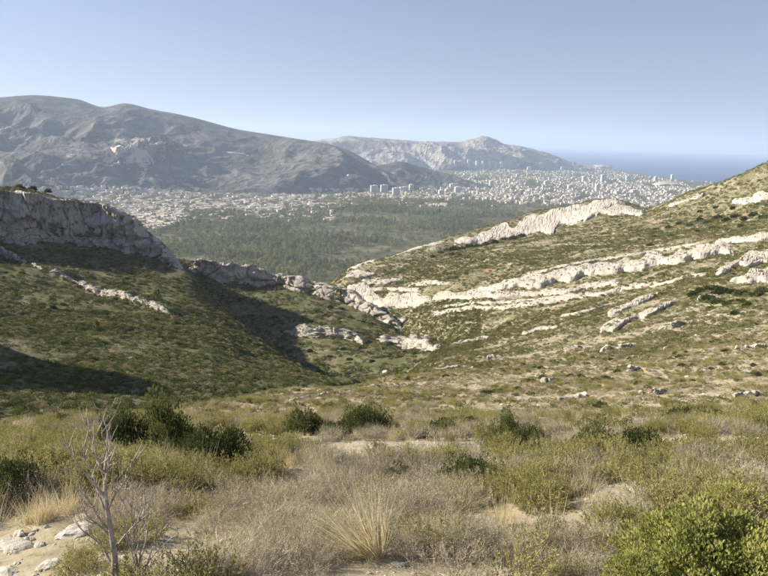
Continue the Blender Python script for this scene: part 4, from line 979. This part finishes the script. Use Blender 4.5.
def tower(px, py, wpx, hpx, label, group=None, rz=0.25, name='tower_block', on=PL):
    h = None
    for q in range(6):
        h = hit(px, py + q, on)
        if h: break
    p = np.array(h[0]); D = math.hypot(p[0], p[1]); w = wpx * D / F_PX; hh = hpx * D / F_PX; d = min(w, 22.0)
    nfl = max(3, int(hh / 3.2)); parts = []
    win = []
    for side in (-1,):
        for fl in range(nfl):
            z = (fl + 0.35) * hh / nfl
            win.append(box(0, -d / 2, z, w * 0.9, 0.5, hh / nfl * 0.42, 0)); win.append(box(-w / 2, 0, z, 0.5, d * 0.8, hh / nfl * 0.42, 0)); win.append(box(w / 2, 0, z, 0.5, d * 0.8, hh / nfl * 0.42, 0))
    thing(name, label, 'tower block', p, rz, (1, 1, 1), group, [('walls', mesh_from('tower_walls', *box(0, 0, -6, w, d, hh + 6, 0), MT['white'], smooth=False)),
        ('window_bands', mesh_from('tower_windows', *join(win), MT['glass'], smooth=False)), ('roof_hut', mesh_from('tower_hut', *box(w * 0.1, 0, hh, w * 0.4, d * 0.5, 3, 0), MT['white'], smooth=False))])
for k, (a, b, w, h, lb) in enumerate([(374, 193, 7, 7.5, 'square white tower block nearest the rocky end of the mountain'), (384, 193, 7, 8, 'square white tower block, second of the hillside estate'), (396, 195, 7, 7, 'lower stepped white block in the middle of the estate'), (404, 192, 9, 5, 'long low white slab block between the estate towers'), (411, 192, 4, 7.5, 'narrow white tower block at the end of the estate'),
        (441, 195, 5, 5, 'squat white block left of the twin blocks below the dark hill'), (447, 195, 4, 6, 'white block in the cluster below the dark hill'), (452, 190, 5, 6, 'white block set back in the cluster below the dark hill'), (457, 194, 5, 7, 'cream block at the end of the cluster below the dark hill'),
        (491, 188, 4, 7, 'slim white tower above the edge of the forest')]):
    tower(a, b, w, h, lb)
for a, b in [(455, 165), (468.5, 164.5), (477, 165.5), (483, 166), (489, 166.5), (495.5, 167), (501, 167)]:
    tower(a, b, 2.4, 4.6, 'slim white tower in the row at the foot of the rocky massif', 'row of towers below the massif', on=['plain', 'coastal_massif'])
for a, b, w, h in [(541, 168, 3.5, 5), (562, 171, 3, 4), (584, 183, 4, 6.5), (603, 183, 5, 8), (597, 192, 4, 7.5), (655.5, 182, 3, 5), (672, 179, 2.2, 4), (518, 178, 4, 4), (546, 186, 4, 5), (570, 190, 5, 5), (628, 180, 5, 4), (634, 194, 5, 4), (529, 171, 4, 4), (510, 184, 4, 5), (618, 195, 6, 4)]:
    tower(a, b, w, h, 'pale high-rise block rising above the low city roofs', 'high-rises of the city')
# stadium: low bowl with a white arching roof
sp_, sD = ground(667, 187, PL); sw = 22 * sD / F_PX
u_ = np.linspace(-1, 1, 25); v_ = np.linspace(-1, 1, 17)
UU, VV = np.meshgrid(u_, v_); ZZ = 10 * (1 - UU ** 2) ** 0.5 * 3.6 * (1 - 0.55 * np.abs(VV) ** 2.2) + 14
St = np.stack([UU * sw / 2, VV * sw * 0.42, ZZ], -1); th_ = np.linspace(0, 2 * math.pi, 41)
bowl = np.stack([np.stack([np.cos(th_) * sw / 2 * k_, np.sin(th_) * sw * 0.42 * k_, np.full(41, z_)], -1) for k_, z_ in ((1.0, -6), (1.02, 16), (0.9, 18))])
thing('stadium', 'big white stadium with an arching roof by the sea', 'stadium', sp_, 0.0, (1, 1, 1), None, [('roof', mesh_from('stadium_roof', St, grid_faces(17, 25), MT['wall'])), ('stands', mesh_from('stadium_stands', bowl, grid_faces(3, 41), MT['white']))])
# islet off the cape
V = np.array(make_boulder(9).vertices.values() if False else [v.co for v in boulders[0].vertices]); ip = at_z(np.array(602.0), np.array(167.5), -360.0); iD = math.hypot(ip[0], ip[1])
isl = boulders[1].copy(); isl.materials.clear(); isl.materials.append(MT['massif'])
o = link('islet', isl, label='small pale rocky islet off the cape', category='islet'); o.location = ip; o.scale = (9 * iD / F_PX, 300, 4.5 * iD / F_PX); 
# trees between the houses
def city_w(P):
    px, py = project(P); sh_ = px.shape
    w = np.array([in_zone(a, b) if 160 < b < 236 else 0 for a, b in zip(px.ravel(), py.ravel())]).reshape(sh_)
    return w + 0.05
P = sample_sheet('plain', 14000, 2500, 11000, city_w); hh = RNG.uniform(7, 17, 14000)
scatter('town_trees', tree_protos[0], P, np.stack([hh * 1.5] * 2 + [hh], -1), RNG.uniform(0, 6.28, 14000), tilt=0.03)

# ------------------------------------------------------------------ foreground plants
spiky = [make_spiky(n, MT['leaf_yel'], spread=sp) for n, sp in ((110, 0.8), (90, 1.0), (130, 0.7), (80, 0.9))]
twiggy = [make_twiggy(n, MT['twig']) for n in (90, 120, 70, 100)]
tufts = [make_tuft(n, MT['straw'], spread=sp, droop=dr) for n, sp, dr in ((110, 0.5, 0.3), (80, 0.7, 0.4), (140, 0.4, 0.2), (60, 0.8, 0.5))] + [make_tuft(26, MT['straw'], spread=0.5, droop=0.12, wd=0.006), make_tuft(18, MT['straw'], spread=0.4, droop=0.05, wd=0.006, lean=(-0.3, 0.1))]
bushes = [make_bush(60, 60, 0.10, 0.055, MT['leaf_dark'], cr=0.24) for _ in range(3)]
KIND = {'spiky': (spiky, 'spiky_shrub', ('small yellow-green spiky shrub', 'taller yellow-green spiky shrub'), 'shrub', 'spiky green shrubs of the foreground', 0.36),
        'twiggy': (twiggy, 'dry_shrub', ('small grey dry shrub of fine twigs', 'larger grey dry shrub of fine twigs'), 'shrub', 'grey dry shrubs of the foreground', 0.31),
        'tuft': (tufts, 'grass_tuft', ('short straw-coloured grass tuft', 'long straw-coloured grass tuft'), 'grass', 'dry grass tufts of the foreground', 0.3),
        'bush': (bushes, 'evergreen_bush', ('little dark evergreen bush', 'bigger dark evergreen bush'), 'bush', 'small evergreen bushes of the foreground', 0.36)}
def kind_at(px, py, u, p):
    w = {'spiky': 0.9, 'twiggy': 0.6, 'tuft': 1.4, 'bush': 0.05}
    if 190 < px < 560 and py > 455: w['twiggy'] = 3.0; w['spiky'] = 0.35; w['tuft'] = 1.2
    if px < 280 and py < 530: w['spiky'] = 2.2; w['twiggy'] = 0.9; w['tuft'] = 1.3
    if px > 500 and py > 430: w['spiky'] = 2.2; w['twiggy'] = 1.0; w['tuft'] = 1.4
    if px > 230 and px < 460 and py > 500: w['tuft'] = 2.2
    if py < 430: w['bush'] = 0.10; w['tuft'] = 2.6
    for q_, k_ in enumerate(('spiky', 'twiggy', 'tuft')):
        w[k_] *= math.exp(2.6 * float(fbm(p / np.array([1.5, 1.5, 1e9]), 900 + 7 * q_, 2)))
    t = sum(w.values()) * u
    for k, v in w.items():
        t -= v
        if t <= 0: return k
    return 'tuft'
BARE = [(55, 535, 40, 14), (440, 588, 70, 30), (15, 555, 45, 25), (640, 488, 40, 8), (560, 445, 50, 5), (620, 475, 60, 10), (400, 430, 60, 4), (190, 575, 50, 10)]
def bare(px, py): return any(((px - a) / w) ** 2 + ((py - b) / h) ** 2 < 1 for a, b, w, h in BARE)
fgp = [(p, 0) for p in sample_sheet('hillside', 1500, 3.4, 11, patchy(1.6, 801, -0.6, 0.2))] + [(p, 1) for p in sample_sheet('hillside', 3200, 10, 26, patchy(3, 802, -0.4, 0.3))] + [(p, 2) for p in sample_sheet('hillside', 15000, 24, 125, patchy(6, 803, -0.3, 0.35))]
MARKS = [((108, 590), 'the bare dead sapling'), ((214, 466), 'the largest dark rounded bush'), ((364, 432), 'the dome-shaped dark bush'), ((372, 556), 'the big golden grass tuft'), ((517, 448), 'the pair of bushes on the pale slope'),
         ((474, 486), 'the wide dark bush behind the grey brush'), ((616, 456), 'the joined olive and dark bushes'), ((715, 590), 'the big broad-leaved bush'), ((20, 550), 'the pale rocks by the hollow'), ((680, 418), 'the small lone dark bush'), ((303, 430), 'the low grey-green bush'), ((764, 436), 'the small green bush by a white stone'), ((425, 568), 'the bare pale soil patch')]
MARKS = [(ground(a[0], min(a[1], 600), RI)[0], t) for a, t in MARKS]
def near_mark(p): return min(MARKS, key=lambda m: np.linalg.norm(m[0] - p) / (4 + math.hypot(*m[0][:2])))[1]
fgp.sort(key=lambda t: t[0] @ t[0])
count = {k: 0 for k in KIND}; restp = {}
LIM = {'spiky': 290, 'twiggy': 290, 'tuft': 290, 'bush': 120}
for p, zone in fgp:
    a, b = project(p)
    if bare(a, b) and RNG.random() < 0.75: continue
    if ((a - 372) / 42) ** 2 + ((b - 575) / 34) ** 2 < 1: continue
    kd = kind_at(a, b, RNG.random(), p); D = math.hypot(p[0], p[1])
    s_ = {'spiky': RNG.uniform(0.22, 0.5), 'twiggy': RNG.uniform(0.2, 0.42), 'tuft': RNG.uniform(0.18, 0.42), 'bush': RNG.uniform(0.2, 0.5)}[kd]
    if kd == 'bush' and D < 8: kd = 'spiky'
    if D < 6: s_ *= 0.8
    rz = RNG.uniform(0, 6.28); var = int(RNG.integers(len(KIND[kd][0])))
    if kd == 'tuft' and var >= 4: s_ *= 1.5
    if count[kd] < LIM[kd]:
        pr, nm, lb, ct, gp, cut = KIND[kd]; count[kd] += 1; lb = lb[s_ > cut] + ' near ' + near_mark(p)
        thing(nm, lb, ct, p - [0, 0, 0.02], rz, (s_ * RNG.uniform(0.9, 1.3), s_ * RNG.uniform(0.9, 1.3), s_), gp, pr[var], tilt=(RNG.normal() * 0.1, RNG.normal() * 0.1))
    else: restp.setdefault((kd, var), []).append((p, s_, rz))
for (kd, var), L_ in restp.items():
    nm = {'spiky': 'spiky_scrub', 'twiggy': 'dry_scrub', 'tuft': 'dry_grass', 'bush': 'evergreen_scrub'}[kd]
    scatter(nm, KIND[kd][0][var][0][1], [q[0] for q in L_], np.array([q[1] for q in L_]) * 1.1, np.array([q[2] for q in L_]))

# low cover on the pale slope: small cushions and grass nobody could count
for q, (mt_, n_, lo_, hi_) in enumerate([('brush', 16000, 0.10, 0.28), ('garrigue', 6000, 0.10, 0.30), ('pale_brush', 16000, 0.08, 0.24), ('garrigue', 2500, 0.15, 0.4)]):
    P = sample_sheet('hillside', n_, 16, 140, patchy(4.5, 820 + q, -0.6, 0.3))
    sc_ = lo_ + (hi_ - lo_) * RNG.random(n_) ** 2
    scatter('low_scrub', make_scrub(130, MT[mt_], 'scrub', ll=0.26), P, sc_[:, None] * RNG.uniform(0.8, 1.3, (n_, 3)), RNG.uniform(0, 6.28, n_))
P = sample_sheet('hillside', 9000, 9, 110, patchy(4.5, 830, -0.6, 0.3))
scatter('dry_grass', tufts[1][0][1], P, RNG.uniform(0.15, 0.34, 9000), RNG.uniform(0, 6.28, 9000))
P = sample_sheet('hillside', 5000, 3.2, 14)
scatter('dry_litter', tufts[3][0][1], P, RNG.uniform(0.05, 0.14, 5000), RNG.uniform(0, 6.28, 5000), tilt=0.5)
# bushes one can point to
def big_bush(px, py, wpx, hpx, label, parts, name='evergreen_bush', lift=0.0, cat='bush'):
    p, D = ground(px, py, RI); r = wpx * D / F_PX / 2; h = hpx * D / F_PX / 0.85
    return thing(name, label, cat, p - [0, 0, 0.03], RNG.uniform(0, 6.28), (r, r, h), None, parts)
dense = [make_bush(90, 150, 0.05, 0.028, MT['leaf_dark'], cr=0.24, flat=0.85) for _ in range(2)]
big_bush(214, 472, 86, 62, 'dark rounded evergreen bush beside the tall leafy bush, largest dark one', dense[0])
tallb = make_bush(95, 150, 0.05, 0.03, MT['leaf_mid'], cr=0.24, flat=1.0, name='leafy_bush')
big_bush(160, 468, 90, 76, 'tall sunlit leafy green bush behind the bare dead sapling', tallb, 'leafy_bush')
big_bush(122, 464, 62, 66, 'slimmer olive green bush directly behind the bare dead sapling', dense[1])
big_bush(364, 434, 64, 36, 'dome-shaped dark evergreen bush standing in pale grass', dense[1])
big_bush(303, 433, 52, 28, 'low grey-green bush beside the dome-shaped evergreen', bushes[1])
big_bush(505, 448, 48, 40, 'olive half of a pair of bushes on the pale slope', tallb, 'leafy_bush')
big_bush(530, 452, 52, 34, 'dark half of a pair of bushes on the pale slope', dense[0])
big_bush(474, 492, 84, 46, 'wide dark green bush behind the grey dry brush', dense[1])
big_bush(595, 460, 54, 44, 'olive green bush joined to a darker one on the slope', tallb, 'leafy_bush')
big_bush(636, 461, 62, 42, 'dark evergreen bush joined to an olive one on the slope', dense[0])
big_bush(680, 418, 24, 14, 'small lone dark bush high on the pale slope', bushes[0])
big_bush(764, 436, 28, 18, 'small green bush by a white stone on the slope', tallb, 'leafy_bush')
big_bush(14, 500, 66, 52, 'dark bush in the hollow beside pale rocks', dense[1])
bright = [make_bush(130, 230, 0.05, 0.030, MT['leaf_bright'], cr=0.22, flat=0.8, name='broadleaf_bush') for _ in range(2)]
big_bush(715, 590, 190, 92, 'big yellow-green broad-leaved bush filling the near corner', bright[0], 'broadleaf_bush')
big_bush(640, 600, 100, 55, 'lower yellow-green broad-leaved bush beside the big one', bright[1], 'broadleaf_bush')
big_bush(742, 520, 90, 40, 'yellow-green bush just behind the big broad-leaved one', bright[1], 'broadleaf_bush')
# golden tuft
p, D = ground(372, 556, RI)
gt = make_tuft(260, MT['straw'], spread=0.55, droop=0.25, wd=0.008, lean=(-0.45, 0.0))
thing('grass_tuft', 'big golden dry grass tuft with long stalks leaning aside', 'grass', p, 0, (0.78, 0.78, 0.72), None, gt)

# bare dead sapling
def sapling(px, py, height_px, label, name, seed, forks):
    r_ = np.random.default_rng(seed); p, D = ground(px, py, RI); H = height_px * D / F_PX
    trunk, limbs, twigs = [], [], []
    t = np.linspace(0, 1, 9); tr = np.stack([0.02 * np.sin(t * 5) * H - 0.02 * H * t, 0.01 * np.sin(t * 4 + 1) * H, t * H * 0.72], -1)
    for (t0, side, ang, ln) in forks:
        b0 = np.array([np.interp(t0, t, tr[:, k]) for k in range(3)])
        s = np.linspace(0, 1, 7); ang *= 0.72; d = np.array([side * math.sin(ang), 0.35 * r_.normal(), math.cos(ang)])
        lim = b0 + (s * ln * H)[:, None] * unit(d) + np.stack([0.02 * H * np.sin(s * 6 + r_.uniform(0, 6)) * s, 0.02 * H * np.sin(s * 5) * s, 0.10 * H * ln * s * s], -1)
        limbs.append(lim)
        for q in range(int(r_.integers(6, 11))):
            k = int(r_.integers(2, 7)); e = unit(d + r_.normal(size=3) * np.array([0.7, 0.7, 0.35])) * H * ln * r_.uniform(0.15, 0.4)
            s3 = np.linspace(0, 1, 4)[:, None]
            twigs.append(lim[k] + s3 * e + s3 * s3 * np.array([0, 0, 0.05 * H]) + r_.normal(size=(4, 3)) * 0.004 * H * s3)
    R0 = 0.021 * H
    parts = [('trunk', mesh_from(name + '_trunk', *tubes([tr], [R0 * (1 - 0.65 * t)], 8), MT['bark']))]
    for l in limbs: parts.append(('branch', mesh_from(name + '_branch', *tubes([l], [np.linspace(0.0065, 0.002, 7) * H], 6), MT['bark'])))
    parts.append(('twigs', mesh_from(name + '_twigs', *tubes(twigs, [np.linspace(0.0035, 0.0012, 4) * H for _ in twigs], 4), MT['bark'])))
    return thing(name, label, 'dead sapling' if forks[0][3] < 0.6 else 'dead shrub', p - [0, 0, 0.05], 0, (1, 1, 1), None, parts, tilt=(0, 0.07))
sapling(110, 600, 215, 'bare grey dead sapling with forking leafless branches', 'dead_sapling', 4,
        [(0.95, -1, 0.35, 0.30), (0.98, 1, 0.10, 0.32), (0.80, -1, 0.75, 0.36), (0.72, 1, 0.62, 0.34), (0.66, -1, 1.0, 0.30), (0.85, 1, 0.28, 0.40), (0.99, -1, 0.12, 0.26), (0.55, -1, 0.85, 0.30), (0.42, 1, 0.8, 0.25), (0.5, -1, 1.2, 0.2), (0.3, -1, 0.9, 0.22)])
sapling(136, 598, 120, 'bare grey twiggy dead shrub beside the dead sapling', 'dead_shrub', 9,
        [(0.3, 1, 0.5, 0.75), (0.3, -1, 0.3, 0.75), (0.45, 1, 0.85, 0.7), (0.5, 1, 0.2, 0.6), (0.55, -1, 0.6, 0.5), (0.7, 1, 0.45, 0.5), (0.8, -1, 0.15, 0.4), (0.9, 1, 0.35, 0.35)])
# flat pale rocks at the edge of the hollow
for k, (a, b, w, lb) in enumerate([(14, 548, 46, 'broad flat pale rock at the edge of the hollow'), (48, 566, 34, 'flat cracked pale rock below the broad one'), (8, 574, 38, 'pale rock half buried in soil under the broad flat one'), (78, 532, 52, 'low cream earth-covered rock behind the bare dead sapling'), (186, 574, 40, 'low pale rock showing under the grey dry brush'), (398, 566, 22, 'pale stone lying at the foot of the golden tuft')]):
    p, D = ground(a, b, RI); r = 0.78 * w * D / F_PX / 2
    o = link('flat_rock', boulders[k % 5], label=lb, category='rock'); o.location = p; o.scale = (r, r * 0.9, r * 0.55); o.rotation_euler = (0, 0, k * 1.3)
# pale stones
for k in range(150):
    zone = BARE[k % len(BARE)]
    if k < 90: a, b = zone[0] + RNG.normal() * zone[2] * 0.55, zone[1] + RNG.normal() * zone[3] * 0.55
    else: a, b = RNG.uniform(0, 768), RNG.uniform(395, 470)
    h = hit(a, min(b, 600), RI)
    if h is None: continue
    p = np.array(h[0]); D = h[1]; r = RNG.uniform(2.0, 7.5) * D / F_PX * (1.6 if k < 12 else 0.8)
    o = link('stone', boulders[k % 5], label=('large' if r > 0.075 else 'small') + ' pale limestone stone lying near ' + near_mark(p), category='stone', group='stones on the foreground slope')
    o.location = p; o.scale = (r, r, r * 0.8); o.rotation_euler = (RNG.normal() * 0.3, RNG.normal() * 0.3, RNG.uniform(0, 6.28))

# ------------------------------------------------------------------ haze
hz, HN, HL = nodemat('haze_air')
pv = HN.new('ShaderNodeVolumePrincipled'); pv.inputs['Color'].default_value = (0.62, 0.76, 1.0, 1); pv.inputs['Density'].default_value = 5.0e-5; pv.inputs['Anisotropy'].default_value = 0.1
ho = HN.new('ShaderNodeOutputMaterial'); HL.new(pv.outputs[0], ho.inputs['Volume'])
V, F = box(0, 0, -420, 124000, 124000, 420 + 620, 0)
F = np.concatenate([F, [[3, 2, 1, 0]]])
link('haze', mesh_from('haze', V, F, hz, smooth=False), kind='stuff')
